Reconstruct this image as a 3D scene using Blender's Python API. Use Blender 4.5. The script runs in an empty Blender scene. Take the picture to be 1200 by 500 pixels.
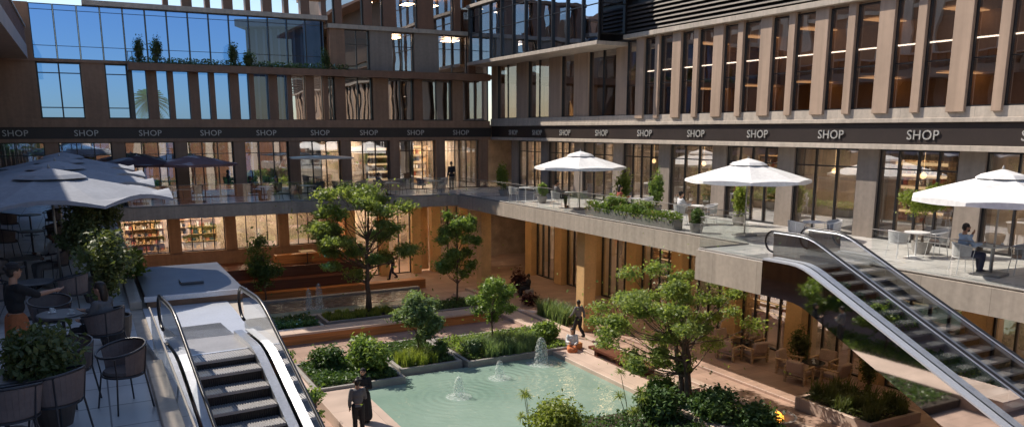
import bpy, bmesh, math, random
import numpy as np
from mathutils import Vector, Matrix, noise as mnoise
R = math.radians
random.seed(7)
rng = np.random.default_rng(11)
S = bpy.context.scene
C = S.collection

# ------------------------------------------------------------------ materials
MATS = {}
def _nodes(name):
    m = bpy.data.materials.new(name); m.use_nodes = True
    nt = m.node_tree; nt.nodes.clear()
    out = nt.nodes.new('ShaderNodeOutputMaterial')
    MATS[name] = m
    return m, nt, out
def N(nt, t, **k):
    n = nt.nodes.new(t)
    for a, v in k.items():
        if a.startswith('i_'):
            n.inputs[a[2:].replace('_', ' ')].default_value = v
        else: setattr(n, a, v)
    return n
def c4(c): return (c[0], c[1], c[2], 1)

def plain(name, col, rough=.6, metal=0., var=.18, scale=2.5, bump=.0, bscale=30., spec=.5, fine=.08, streak=0., joint=0.):
    """a surface with two sizes of soft unevenness in tone"""
    m, nt, out = _nodes(name); L = nt.links
    p = N(nt, 'ShaderNodeBsdfPrincipled'); p.inputs['Roughness'].default_value = rough
    p.inputs['Metallic'].default_value = metal; p.inputs['Specular IOR Level'].default_value = spec
    g = N(nt, 'ShaderNodeNewGeometry')
    n1 = N(nt, 'ShaderNodeTexNoise'); n1.inputs['Scale'].default_value = scale; n1.inputs['Detail'].default_value = 5
    n2 = N(nt, 'ShaderNodeTexNoise'); n2.inputs['Scale'].default_value = scale*9; n2.inputs['Detail'].default_value = 3
    L.new(g.outputs['Position'], n1.inputs['Vector']); L.new(g.outputs['Position'], n2.inputs['Vector'])
    a = N(nt, 'ShaderNodeMapRange'); a.inputs['From Min'].default_value = .3; a.inputs['From Max'].default_value = .7
    a.inputs['To Min'].default_value = 1-var; a.inputs['To Max'].default_value = 1+var
    L.new(n1.outputs['Fac'], a.inputs['Value'])
    b = N(nt, 'ShaderNodeMapRange'); b.inputs['From Min'].default_value = .3; b.inputs['From Max'].default_value = .7
    b.inputs['To Min'].default_value = 1-fine; b.inputs['To Max'].default_value = 1+fine
    L.new(n2.outputs['Fac'], b.inputs['Value'])
    mu = N(nt, 'ShaderNodeMath', operation='MULTIPLY'); L.new(a.outputs[0], mu.inputs[0]); L.new(b.outputs[0], mu.inputs[1])
    if streak:                                       # rain streaks down the wall
        mp = N(nt, 'ShaderNodeMapping'); mp.inputs['Scale'].default_value = (4, 4, .22); L.new(g.outputs['Position'], mp.inputs['Vector'])
        ns = N(nt, 'ShaderNodeTexNoise'); ns.inputs['Scale'].default_value = 1.; ns.inputs['Detail'].default_value = 5; L.new(mp.outputs[0], ns.inputs['Vector'])
        c_ = N(nt, 'ShaderNodeMapRange'); c_.inputs['From Min'].default_value = .35; c_.inputs['From Max'].default_value = .65
        c_.inputs['To Min'].default_value = 1-streak; c_.inputs['To Max'].default_value = 1+streak*.5; L.new(ns.outputs['Fac'], c_.inputs['Value'])
        m2 = N(nt, 'ShaderNodeMath', operation='MULTIPLY'); L.new(mu.outputs[0], m2.inputs[0]); L.new(c_.outputs[0], m2.inputs[1]); mu = m2
    if joint:                                        # panel joints
        sp = N(nt, 'ShaderNodeSeparateXYZ'); L.new(g.outputs['Position'], sp.inputs[0])
        for ax in ('X', 'Y'):
            dv = N(nt, 'ShaderNodeMath', operation='DIVIDE'); dv.inputs[1].default_value = joint; L.new(sp.outputs[ax], dv.inputs[0])
            fr_ = N(nt, 'ShaderNodeMath', operation='FRACT'); L.new(dv.outputs[0], fr_.inputs[0])
            lt_ = N(nt, 'ShaderNodeMath', operation='GREATER_THAN'); lt_.inputs[1].default_value = .012/joint*1.; L.new(fr_.outputs[0], lt_.inputs[0])
            ma = N(nt, 'ShaderNodeMath', operation='MULTIPLY_ADD'); ma.inputs[1].default_value = .45; ma.inputs[2].default_value = .55; L.new(lt_.outputs[0], ma.inputs[0])
            m2 = N(nt, 'ShaderNodeMath', operation='MULTIPLY'); L.new(mu.outputs[0], m2.inputs[0]); L.new(ma.outputs[0], m2.inputs[1]); mu = m2
    vm = N(nt, 'ShaderNodeVectorMath', operation='SCALE'); vm.inputs[0].default_value = col; L.new(mu.outputs[0], vm.inputs['Scale'])
    L.new(vm.outputs[0], p.inputs['Base Color'])
    if bump:
        n3 = N(nt, 'ShaderNodeTexNoise'); n3.inputs['Scale'].default_value = bscale; n3.inputs['Detail'].default_value = 3
        L.new(g.outputs['Position'], n3.inputs['Vector'])
        bp = N(nt, 'ShaderNodeBump'); bp.inputs['Strength'].default_value = bump; bp.inputs['Distance'].default_value = .01
        L.new(n3.outputs['Fac'], bp.inputs['Height']); L.new(bp.outputs[0], p.inputs['Normal'])
    L.new(p.outputs[0], out.inputs[0])
    return m

def tiles(name, col, w, h, joint, rough=.5, var=.12, mortar=.006, wear=.2, rot=0., offset=0.):
    m, nt, out = _nodes(name); L = nt.links
    p = N(nt, 'ShaderNodeBsdfPrincipled'); p.inputs['Roughness'].default_value = rough
    g = N(nt, 'ShaderNodeNewGeometry')
    mp = N(nt, 'ShaderNodeMapping'); mp.inputs['Rotation'].default_value = (0, 0, rot)
    L.new(g.outputs['Position'], mp.inputs['Vector'])
    br = N(nt, 'ShaderNodeTexBrick'); br.offset = offset; br.inputs['Scale'].default_value = 1
    br.inputs['Brick Width'].default_value = w; br.inputs['Row Height'].default_value = h
    br.inputs['Mortar Size'].default_value = mortar; br.inputs['Mortar Smooth'].default_value = .1
    br.inputs['Color1'].default_value = c4([x*(1-var) for x in col]); br.inputs['Color2'].default_value = c4([x*(1+var) for x in col])
    br.inputs['Mortar'].default_value = c4(joint)
    L.new(mp.outputs[0], br.inputs['Vector'])
    n1 = N(nt, 'ShaderNodeTexNoise'); n1.inputs['Scale'].default_value = .9; n1.inputs['Detail'].default_value = 7
    L.new(g.outputs['Position'], n1.inputs['Vector'])
    a = N(nt, 'ShaderNodeMapRange'); a.inputs['From Min'].default_value = .3; a.inputs['From Max'].default_value = .7
    a.inputs['To Min'].default_value = 1-wear; a.inputs['To Max'].default_value = 1+wear*.6
    L.new(n1.outputs['Fac'], a.inputs['Value'])
    vm = N(nt, 'ShaderNodeVectorMath', operation='SCALE'); L.new(br.outputs['Color'], vm.inputs[0]); L.new(a.outputs[0], vm.inputs['Scale'])
    L.new(vm.outputs[0], p.inputs['Base Color'])
    r2 = N(nt, 'ShaderNodeMapRange'); r2.inputs['To Min'].default_value = rough-.12; r2.inputs['To Max'].default_value = rough+.15
    L.new(n1.outputs['Fac'], r2.inputs['Value']); L.new(r2.outputs[0], p.inputs['Roughness'])
    bp = N(nt, 'ShaderNodeBump'); bp.inputs['Strength'].default_value = .3; bp.inputs['Distance'].default_value = .004; bp.invert = True
    L.new(br.outputs['Fac'], bp.inputs['Height']); L.new(bp.outputs[0], p.inputs['Normal'])
    L.new(p.outputs[0], out.inputs[0]); return m

def wood(name, col, rough=.45, axis='X', scale=1.0):
    m, nt, out = _nodes(name); L = nt.links
    p = N(nt, 'ShaderNodeBsdfPrincipled'); p.inputs['Roughness'].default_value = rough
    g = N(nt, 'ShaderNodeNewGeometry'); mp = N(nt, 'ShaderNodeMapping')
    s = {'X': (.6, 14, 14), 'Y': (14, .6, 14), 'Z': (14, 14, .6)}[axis]; mp.inputs['Scale'].default_value = [v*scale for v in s]
    L.new(g.outputs['Position'], mp.inputs['Vector'])
    n1 = N(nt, 'ShaderNodeTexNoise'); n1.inputs['Scale'].default_value = 1.; n1.inputs['Detail'].default_value = 6
    L.new(mp.outputs[0], n1.inputs['Vector'])
    cr = N(nt, 'ShaderNodeValToRGB'); cr.color_ramp.elements[0].position = .3; cr.color_ramp.elements[1].position = .7
    cr.color_ramp.elements[0].color = c4([x*.6 for x in col]); cr.color_ramp.elements[1].color = c4([x*1.3 for x in col])
    L.new(n1.outputs['Fac'], cr.inputs[0]); L.new(cr.outputs[0], p.inputs['Base Color'])
    L.new(p.outputs[0], out.inputs[0]); return m

def glass(name, r0, tint, wave=.0, wscale=.6, rough=0., refl=(1, 1, 1)):
    """window glass: partly mirror, more so at a glancing angle; slightly wavy panes"""
    m, nt, out = _nodes(name); L = nt.links
    t = N(nt, 'ShaderNodeBsdfTransparent'); t.inputs[0].default_value = c4(tint)
    gl = N(nt, 'ShaderNodeBsdfGlossy'); gl.inputs['Roughness'].default_value = rough; gl.inputs['Color'].default_value = c4(refl)
    fr = N(nt, 'ShaderNodeFresnel'); fr.inputs['IOR'].default_value = 1.5
    a = N(nt, 'ShaderNodeMath', operation='MULTIPLY_ADD', use_clamp=True); a.inputs[1].default_value = 1-r0; a.inputs[2].default_value = r0
    # a thin pane: same reflectance from both sides
    g = N(nt, 'ShaderNodeNewGeometry')
    dt = N(nt, 'ShaderNodeVectorMath', operation='DOT_PRODUCT'); L.new(g.outputs['Incoming'], dt.inputs[0]); L.new(g.outputs['Normal'], dt.inputs[1])
    ab = N(nt, 'ShaderNodeMath', operation='ABSOLUTE'); L.new(dt.outputs['Value'], ab.inputs[0])
    om = N(nt, 'ShaderNodeMath', operation='SUBTRACT', use_clamp=True); om.inputs[0].default_value = 1; L.new(ab.outputs[0], om.inputs[1])
    pw = N(nt, 'ShaderNodeMath', operation='POWER'); L.new(om.outputs[0], pw.inputs[0]); pw.inputs[1].default_value = 4.
    sc = N(nt, 'ShaderNodeMath', operation='MULTIPLY_ADD'); sc.inputs[1].default_value = .9; sc.inputs[2].default_value = .05
    L.new(pw.outputs[0], sc.inputs[0]); L.new(sc.outputs[0], a.inputs[0])
    nt.nodes.remove(fr)
    mx = N(nt, 'ShaderNodeMixShader'); L.new(a.outputs[0], mx.inputs[0]); L.new(t.outputs[0], mx.inputs[1]); L.new(gl.outputs[0], mx.inputs[2])
    if wave:
        n1 = N(nt, 'ShaderNodeTexNoise'); n1.inputs['Scale'].default_value = wscale; n1.inputs['Detail'].default_value = 1.5
        L.new(g.outputs['Position'], n1.inputs['Vector'])
        bp = N(nt, 'ShaderNodeBump'); bp.inputs['Strength'].default_value = 1; bp.inputs['Distance'].default_value = wave
        L.new(n1.outputs['Fac'], bp.inputs['Height']); L.new(bp.outputs[0], gl.inputs['Normal'])
    L.new(mx.outputs[0], out.inputs[0]); return m

def emit(name, col, st):
    m, nt, out = _nodes(name)
    e = N(nt, 'ShaderNodeEmission'); e.inputs[0].default_value = c4(col); e.inputs[1].default_value = st
    nt.links.new(e.outputs[0], out.inputs[0]); return m

def leafmat(name, ca, cb, trans=.35, rough=.45):
    m, nt, out = _nodes(name); L = nt.links
    g = N(nt, 'ShaderNodeNewGeometry')
    mx = N(nt, 'ShaderNodeMix', data_type='RGBA'); mx.inputs[6].default_value = c4(ca); mx.inputs[7].default_value = c4(cb)
    n1 = N(nt, 'ShaderNodeTexNoise'); n1.inputs['Scale'].default_value = 1.6; n1.inputs['Detail'].default_value = 2
    L.new(g.outputs['Position'], n1.inputs['Vector'])
    ad = N(nt, 'ShaderNodeMath', operation='MULTIPLY_ADD'); ad.inputs[1].default_value = .6
    mr = N(nt, 'ShaderNodeMapRange'); mr.inputs['From Min'].default_value = .3; mr.inputs['From Max'].default_value = .7; mr.inputs['To Max'].default_value = .5
    L.new(n1.outputs['Fac'], mr.inputs['Value'])
    L.new(g.outputs['Random Per Island'], ad.inputs[0]); L.new(mr.outputs[0], ad.inputs[2]); L.new(ad.outputs[0], mx.inputs[0])
    p = N(nt, 'ShaderNodeBsdfPrincipled'); p.inputs['Roughness'].default_value = rough; p.inputs['Specular IOR Level'].default_value = .35
    L.new(mx.outputs[2], p.inputs['Base Color'])
    tr = N(nt, 'ShaderNodeBsdfTranslucent')
    vm = N(nt, 'ShaderNodeVectorMath', operation='MULTIPLY'); vm.inputs[1].default_value = (1.5, 1.5, .7)
    L.new(mx.outputs[2], vm.inputs[0]); L.new(vm.outputs[0], tr.inputs[0])
    ms = N(nt, 'ShaderNodeMixShader'); ms.inputs[0].default_value = trans
    L.new(p.outputs[0], ms.inputs[1]); L.new(tr.outputs[0], ms.inputs[2]); L.new(ms.outputs[0], out.inputs[0]); return m

M = {}
M['clad'] = plain('pilaster_cladding', (.45, .325, .24), .5, var=.07, scale=.5, fine=.03, streak=.14)
M['col_taupe'] = plain('taupe_column_render', (.27, .225, .19), .6, var=.07, scale=.7, streak=.12)
M['stone_trim'] = plain('pale_stone_trim', (.50, .43, .36), .6, var=.08, scale=1., bump=.1, streak=.14, joint=2.47)
M['slab_face'] = plain('terrace_edge_render', (.42, .36, .30), .65, var=.07, scale=.8, bump=.1, streak=.13, joint=1.85)
M['wall_brown'] = plain('dark_brown_render', (.30, .175, .11), .6, var=.1, scale=.6, streak=.15)
M['fin'] = plain('umber_fin_metal', (.20, .10, .06), .45, streak=.12, var=.1, scale=.8)
M['band'] = plain('charcoal_fascia', (.030, .020, .017), .5, var=.12, scale=1.)
M['frame'] = plain('black_window_frame', (.022, .021, .023), .35, var=.1)
M['gold'] = plain('ochre_column_cladding', (.62, .40, .19), .5, var=.12, scale=1.2)
M['letters'] = plain('grey_sign_letters', (.50, .48, .45), .4, metal=.2, var=.05)
M['louver'] = plain('dark_louver_metal', (.085, .066, .055), .6, var=.1)
M['ceiling'] = plain('soffit_render', (.42, .33, .26), .7, var=.05)
M['int_wall'] = plain('warm_shop_wall', (.48, .40, .33), .7, var=.3, scale=1.2)
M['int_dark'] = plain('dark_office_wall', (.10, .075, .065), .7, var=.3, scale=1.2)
M['int_floor'] = plain('shop_floor', (.34, .27, .21), .3, var=.1)
M['paving'] = tiles('plaza_paving', (.42, .285, .225), 1.2, .6, (.16, .11, .09), .5, wear=.22)
M['deck_tile'] = tiles('terrace_tile', (.64, .62, .60), .9, .9, (.22, .21, .20), .28, var=.06, wear=.14, mortar=.012)
M['deck_tile_left'] = tiles('grey_terrace_tile', (.60, .60, .61), .9, .9, (.15, .15, .17), .3, var=.05, wear=.14, mortar=.012)
M['coping'] = tiles('travertine_coping', (.55, .42, .345), 1.5, 3.0, (.25, .18, .15), .5, var=.06, wear=.15)
M['corten'] = wood('orange_timber_cladding', (.50, .20, .06), .5, 'X')
M['darkwood'] = wood('red_brown_timber', (.13, .045, .025), .45, 'X')
M['lightwood'] = wood('pale_timber', (.50, .34, .20), .5, 'X')
M['planter_grey'] = plain('grey_planter_stone', (.30, .28, .26), .6, var=.12, bump=.15)
M['steel'] = plain('brushed_steel', (.42, .44, .48), .35, metal=.8, var=.04)
M['rail_metal'] = plain('matt_taupe_rail_metal', (.26, .24, .22), .7, var=.05)
M['white_panel'] = plain('silver_white_panel', (.56, .59, .65), .3, metal=.25, var=.04)
M['rubber'] = plain('black_rubber', (.02, .02, .024), .3, var=.1)
M['tread'] = plain('step_tread_metal', (.36, .35, .35), .4, metal=.3, var=.1)
M['riser'] = plain('step_riser_metal', (.035, .033, .034), .4, metal=.5, var=.1)
M['white_fabric'] = plain('white_canvas', (.80, .80, .80), .8, var=.04, scale=1.)
M['grey_fabric'] = plain('grey_blue_canvas', (.27, .29, .34), .85, var=.07, scale=1.)
M['maroon_fabric'] = plain('maroon_canvas', (.055, .028, .036), .85, var=.1)
M['mauve_fabric'] = plain('mauve_canvas', (.20, .115, .115), .85, var=.1)
M['beige_fabric'] = plain('beige_canvas', (.66, .56, .44), .85, var=.06)
M['pole'] = plain('umbrella_pole_metal', (.42, .40, .38), .35, metal=.6)
M['dark_metal'] = plain('dark_furniture_metal', (.045, .048, .058), .35, metal=.4)
M['white_metal'] = plain('white_furniture_metal', (.72, .72, .72), .4)
M['dark_cush'] = plain('dark_taupe_cushion', (.10, .085, .085), .9, bump=.2)
M['pink_cush'] = plain('blush_linen_cushion', (.42, .31, .26), .9, var=.1, bump=.3)
M['table_top'] = plain('grey_table_top', (.12, .125, .14), .3)
M['black_top'] = plain('black_table_top', (.02, .02, .024), .12)
M['pot'] = plain('dark_clay_pot', (.085, .07, .065), .6, var=.2, bump=.2)
M['soil'] = plain('dark_soil', (.05, .035, .025), .95, var=.3, scale=8)
M['bark'] = plain('grey_brown_bark', (.12, .085, .062), .9, var=.3, scale=8, bump=.8)
M['leaf'] = leafmat('fresh_green_leaf', (.075, .15, .04), (.27, .36, .11), .45)
M['leaf_t4'] = leafmat('mid_green_leaf', (.11, .18, .05), (.32, .38, .14), .5)
M['leaf_dark'] = leafmat('glossy_dark_green_leaf', (.035, .085, .03), (.13, .21, .07), .3)
M['leaf_blue'] = leafmat('blue_green_leaf', (.09, .16, .08), (.25, .33, .17), .4)
M['leaf_lime'] = leafmat('lime_leaf', (.12, .18, .03), (.30, .35, .09), .45)
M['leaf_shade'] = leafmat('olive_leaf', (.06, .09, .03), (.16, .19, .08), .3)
M['leaf_purple'] = leafmat('wine_red_leaf', (.05, .015, .02), (.12, .04, .035), .2)
M['glass_sky'] = glass('clear_blue_glazing', .02, (.09, .215, .46), .0)
M['glass_l1'] = glass('shopfront_glass', .42, (.88, .87, .84), .004, .5)
M['glass_mirror'] = glass('wavy_reflective_glass', .42, (.60, .50, .42), .010, .5)
M['glass_blue'] = glass('blue_reflective_glass', .6, (.30, .32, .36), .008, .7, refl=(.70, .82, 1.))
M['glass_rail'] = glass('balustrade_glass', .07, (.90, .93, .92), .0)
M['glass_esc'] = glass('escalator_glass', .60, (.66, .71, .72), .0)
M['glass_dark'] = glass('smoked_roof_glass', .02, (.12, .12, .13), .003, 1., .12, (.5, .5, .52))
M['mirror_clad'] = plain('polished_side_cladding', (.78, .76, .74), .035, metal=1., var=.05, fine=.02)
M['warm_light'] = emit('warm_lit_panel', (1, .80, .58), 16.)
M['fill_light'] = emit('warm_fill_downlight', (1, .66, .34), 9.)
M['faint_fill'] = emit('faint_amber_fill', (1, .60, .30), 1.0)
M['dim_light'] = emit('amber_lit_panel', (1, .62, .28), 2.4)
M['cool_light'] = emit('white_lit_tube', (1, .93, .85), 4.)
M['shelf_light'] = emit('lit_amber_shelf', (1, .66, .34), .9)
M['fire'] = emit('orange_flame', (1, .33, .04), 3.)
M['skin'] = plain('warm_skin', (.45, .26, .18), .55, var=.05, spec=.3)
M['skin_dark'] = plain('deep_skin', (.16, .085, .055), .55, var=.05, spec=.3)
M['hair_dark'] = plain('dark_hair', (.018, .013, .011), .5, var=.3, scale=20)
M['cloth_black'] = plain('black_cloth', (.02, .02, .023), .9, bump=.3)
M['cloth_white'] = plain('white_cloth', (.62, .62, .63), .9, bump=.3)
M['cloth_blue'] = plain('pale_blue_cloth', (.38, .50, .68), .9, bump=.3)
M['cloth_grey'] = plain('grey_cloth', (.15, .15, .16), .9, bump=.3)
M['cloth_orange'] = plain('rust_orange_cloth', (.50, .16, .06), .9, bump=.3)
M['cloth_red'] = plain('brick_red_cloth', (.36, .09, .06), .9, bump=.3)
M['cloth_tan'] = plain('tan_cloth', (.38, .29, .21), .9, bump=.3)
M['cloth_navy'] = plain('navy_cloth', (.03, .04, .08), .9, bump=.3)

def mat_water():
    m, nt, out = _nodes('milky_turquoise_water'); L = nt.links
    p = N(nt, 'ShaderNodeBsdfPrincipled'); p.inputs['Roughness'].default_value = .06; p.inputs['IOR'].default_value = 1.33
    g = N(nt, 'ShaderNodeNewGeometry')
    n1 = N(nt, 'ShaderNodeTexNoise'); n1.inputs['Scale'].default_value = .35; n1.inputs['Detail'].default_value = 3
    L.new(g.outputs['Position'], n1.inputs['Vector'])
    cr = N(nt, 'ShaderNodeValToRGB'); cr.color_ramp.elements[0].position = .3; cr.color_ramp.elements[1].position = .7
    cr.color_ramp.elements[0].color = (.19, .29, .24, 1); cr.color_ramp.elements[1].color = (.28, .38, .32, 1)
    L.new(n1.outputs['Fac'], cr.inputs[0]); L.new(cr.outputs[0], p.inputs['Base Color'])
    mp = N(nt, 'ShaderNodeMapping'); L.new(g.outputs['Position'], mp.inputs['Vector'])
    n2 = N(nt, 'ShaderNodeTexNoise'); n2.inputs['Scale'].default_value = 3.2; n2.inputs['Detail'].default_value = 4; n2.inputs['Distortion'].default_value = .6
    L.new(mp.outputs[0], n2.inputs['Vector'])
    hsum = n2.outputs['Fac']
    for jp in ((10.7, 24.0, .26), (12.9, 25.2, .26), (15.2, 26.1, .26)):
        ds = N(nt, 'ShaderNodeVectorMath', operation='DISTANCE'); ds.inputs[1].default_value = jp; L.new(g.outputs['Position'], ds.inputs[0])
        a1 = N(nt, 'ShaderNodeMath', operation='MULTIPLY'); a1.inputs[1].default_value = 21.; L.new(ds.outputs['Value'], a1.inputs[0])
        a2 = N(nt, 'ShaderNodeMath', operation='SINE'); L.new(a1.outputs[0], a2.inputs[0])
        a3 = N(nt, 'ShaderNodeMath', operation='POWER'); a3.inputs[0].default_value = .42; L.new(ds.outputs['Value'], a3.inputs[1])
        a4 = N(nt, 'ShaderNodeMath', operation='MULTIPLY'); L.new(a2.outputs[0], a4.inputs[0]); L.new(a3.outputs[0], a4.inputs[1])
        a5 = N(nt, 'ShaderNodeMath', operation='MULTIPLY_ADD'); a5.inputs[1].default_value = .45; L.new(a4.outputs[0], a5.inputs[0]); L.new(hsum, a5.inputs[2]); hsum = a5.outputs[0]
    bp = N(nt, 'ShaderNodeBump'); bp.inputs['Strength'].default_value = .6; bp.inputs['Distance'].default_value = .035
    L.new(hsum, bp.inputs['Height']); L.new(bp.outputs[0], p.inputs['Normal'])
    L.new(p.outputs[0], out.inputs[0]); return m
M['water'] = mat_water()
def mat_backwater():
    m, nt, out = _nodes('shallow_rippled_water'); L = nt.links
    p = N(nt, 'ShaderNodeBsdfPrincipled'); p.inputs['Roughness'].default_value = .08; p.inputs['IOR'].default_value = 1.33
    g = N(nt, 'ShaderNodeNewGeometry')
    v = N(nt, 'ShaderNodeTexVoronoi'); v.inputs['Scale'].default_value = 3.0
    L.new(g.outputs['Position'], v.inputs['Vector'])
    cr = N(nt, 'ShaderNodeValToRGB'); cr.color_ramp.elements[0].color = (.10, .085, .075, 1); cr.color_ramp.elements[1].color = (.22, .21, .18, 1)
    L.new(v.outputs['Distance'], cr.inputs[0]); L.new(cr.outputs[0], p.inputs['Base Color'])
    n2 = N(nt, 'ShaderNodeTexNoise'); n2.inputs['Scale'].default_value = 4.; n2.inputs['Detail'].default_value = 4
    L.new(g.outputs['Position'], n2.inputs['Vector'])
    bp = N(nt, 'ShaderNodeBump'); bp.inputs['Strength'].default_value = .8; bp.inputs['Distance'].default_value = .05
    L.new(n2.outputs['Fac'], bp.inputs['Height']); L.new(bp.outputs[0], p.inputs['Normal'])
    L.new(p.outputs[0], out.inputs[0]); return m
M['water_back'] = mat_backwater()
def mat_foam():
    m, nt, out = _nodes('fountain_foam'); L = nt.links
    d = N(nt, 'ShaderNodeBsdfPrincipled'); d.inputs['Base Color'].default_value = (.85, .9, .88, 1); d.inputs['Roughness'].default_value = .4
    t = N(nt, 'ShaderNodeBsdfTransparent')
    g = N(nt, 'ShaderNodeNewGeometry'); n = N(nt, 'ShaderNodeTexNoise'); n.inputs['Scale'].default_value = 14.; n.inputs['Detail'].default_value = 3
    L.new(g.outputs['Position'], n.inputs['Vector'])
    mr = N(nt, 'ShaderNodeMapRange'); mr.inputs['From Min'].default_value = .4; mr.inputs['From Max'].default_value = .65; mr.inputs['To Min'].default_value = .06; mr.inputs['To Max'].default_value = .42
    L.new(n.outputs['Fac'], mr.inputs['Value'])
    mx = N(nt, 'ShaderNodeMixShader'); L.new(mr.outputs[0], mx.inputs[0]); L.new(t.outputs[0], mx.inputs[1]); L.new(d.outputs[0], mx.inputs[2])
    L.new(mx.outputs[0], out.inputs[0]); return m
M['foam'] = mat_foam()

# ------------------------------------------------------------------ builders
class MB:
    """collects faces, then links them as one mesh object"""
    def __init__(s): s.v = []; s.f = []; s.mi = []; s.mats = []
    def _m(s, m):
        if m is None: return 0
        if m not in s.mats: s.mats.append(m)
        return s.mats.index(m)
    def face(s, pts, m=None):
        b = len(s.v); s.v += [tuple(p) for p in pts]; s.f.append(tuple(range(b, b+len(pts)))); s.mi.append(s._m(m)); return s
    def box(s, x0, x1, y0, y1, z0, z1, m=None, T=None):
        b = len(s.v); k = s._m(m)
        P = [(x, y, z) for z in (z0, z1) for y in (y0, y1) for x in (x0, x1)]
        if T is not None: P = [tuple(T @ Vector(p)) for p in P]
        s.v += P
        for f in ((0, 2, 3, 1), (4, 5, 7, 6), (0, 1, 5, 4), (2, 6, 7, 3), (0, 4, 6, 2), (1, 3, 7, 5)):
            s.f.append(tuple(b+i for i in f)); s.mi.append(k)
        return s
    def prism(s, poly, a0, a1, axis='Z', m=None):
        """poly: 2-D points; extruded along the axis from a0 to a1"""
        n = len(poly); b = len(s.v); k = s._m(m)
        for a in (a0, a1):
            for (u, w) in poly: s.v.append({'Z': (u, w, a), 'X': (a, u, w), 'Y': (u, a, w)}[axis])
        s.f.append(tuple(b+i for i in range(n))[::-1]); s.mi.append(k)
        s.f.append(tuple(b+n+i for i in range(n))); s.mi.append(k)
        for i in range(n):
            j = (i+1) % n; s.f.append((b+i, b+j, b+n+j, b+n+i)); s.mi.append(k)
        return s
    def tube(s, pts, r, n=8, m=None, closed=False, cap=True):
        pts = [Vector(p) for p in pts]; rs = r if isinstance(r, (list, tuple)) else [r]*len(pts)
        k = s._m(m); b = len(s.v); P = len(pts); up = None
        for i, p in enumerate(pts):
            a = pts[(i-1) % P] if (i > 0 or closed) else p; c = pts[(i+1) % P] if (i < P-1 or closed) else p
            d = (c-a); d = d.normalized() if d.length > 1e-9 else Vector((0, 0, 1))
            if up is None: up = Vector((0, 0, 1)) if abs(d.z) < .9 else Vector((1, 0, 0))
            u = d.cross(up); u = u.normalized() if u.length > 1e-6 else d.orthogonal().normalized()
            w = u.cross(d).normalized(); up = w
            for j in range(n):
                t = 2*math.pi*j/n; q = p+(u*math.cos(t)+w*math.sin(t))*rs[i]; s.v.append(tuple(q))
        for i in range(P if closed else P-1):
            for j in range(n):
                a = b+i*n+j; c = b+i*n+(j+1) % n; i2 = (i+1) % P
                s.f.append((a, c, b+i2*n+(j+1) % n, b+i2*n+j)); s.mi.append(k)
        if cap and not closed:
            s.f.append(tuple(b+j for j in range(n))[::-1]); s.mi.append(k)
            s.f.append(tuple(b+(P-1)*n+j for j in range(n))); s.mi.append(k)
        return s
    def lathe(s, prof, n=20, c=(0, 0, 0), m=None, sx=1, sy=1):
        b = len(s.v); k = s._m(m)
        for (r, z) in prof:
            for j in range(n):
                t = 2*math.pi*j/n; s.v.append((c[0]+r*sx*math.cos(t), c[1]+r*sy*math.sin(t), c[2]+z))
        for i in range(len(prof)-1):
            for j in range(n):
                s.f.append((b+i*n+j, b+i*n+(j+1) % n, b+(i+1)*n+(j+1) % n, b+(i+1)*n+j)); s.mi.append(k)
        if prof[0][0] > 1e-4: s.f.append(tuple(b+j for j in range(n))[::-1]); s.mi.append(k)
        if prof[-1][0] > 1e-4: s.f.append(tuple(b+(len(prof)-1)*n+j for j in range(n))); s.mi.append(k)
        return s
    def ball(s, c, r, m=None, n=12, k=8, T=None):
        if not isinstance(r, (tuple, list)): r = (r, r, r)
        b = len(s.v); mm = s._m(m)
        for i in range(k+1):
            ph = math.pi*i/k
            for j in range(n):
                t = 2*math.pi*j/n; p = Vector((r[0]*math.sin(ph)*math.cos(t), r[1]*math.sin(ph)*math.sin(t), r[2]*math.cos(ph)))
                if T is not None: p = T @ p
                s.v.append((c[0]+p.x, c[1]+p.y, c[2]+p.z))
        for i in range(k):
            for j in range(n):
                s.f.append((b+i*n+j, b+(i+1)*n+j, b+(i+1)*n+(j+1) % n, b+i*n+(j+1) % n)); s.mi.append(mm)
        return s
    def build(s, name, mat=None, parent=None, smooth=False, bevel=0, loc=None):
        me = bpy.data.meshes.new(name); me.from_pydata(s.v, [], s.f)
        ml = s.mats if s.mats else [mat]
        for m in ml: me.materials.append(m if m is not None else mat)
        me.polygons.foreach_set('material_index', s.mi)
        if smooth: me.polygons.foreach_set('use_smooth', [True]*len(me.polygons))
        me.update()
        o = bpy.data.objects.new(name, me); C.objects.link(o)
        if parent is not None: o.parent = parent
        if loc is not None: o.location = loc
        if bevel:
            b = o.modifiers.new('bevel', 'BEVEL'); b.width = bevel; b.segments = 1; b.limit_method = 'ANGLE'
        return o

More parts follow.
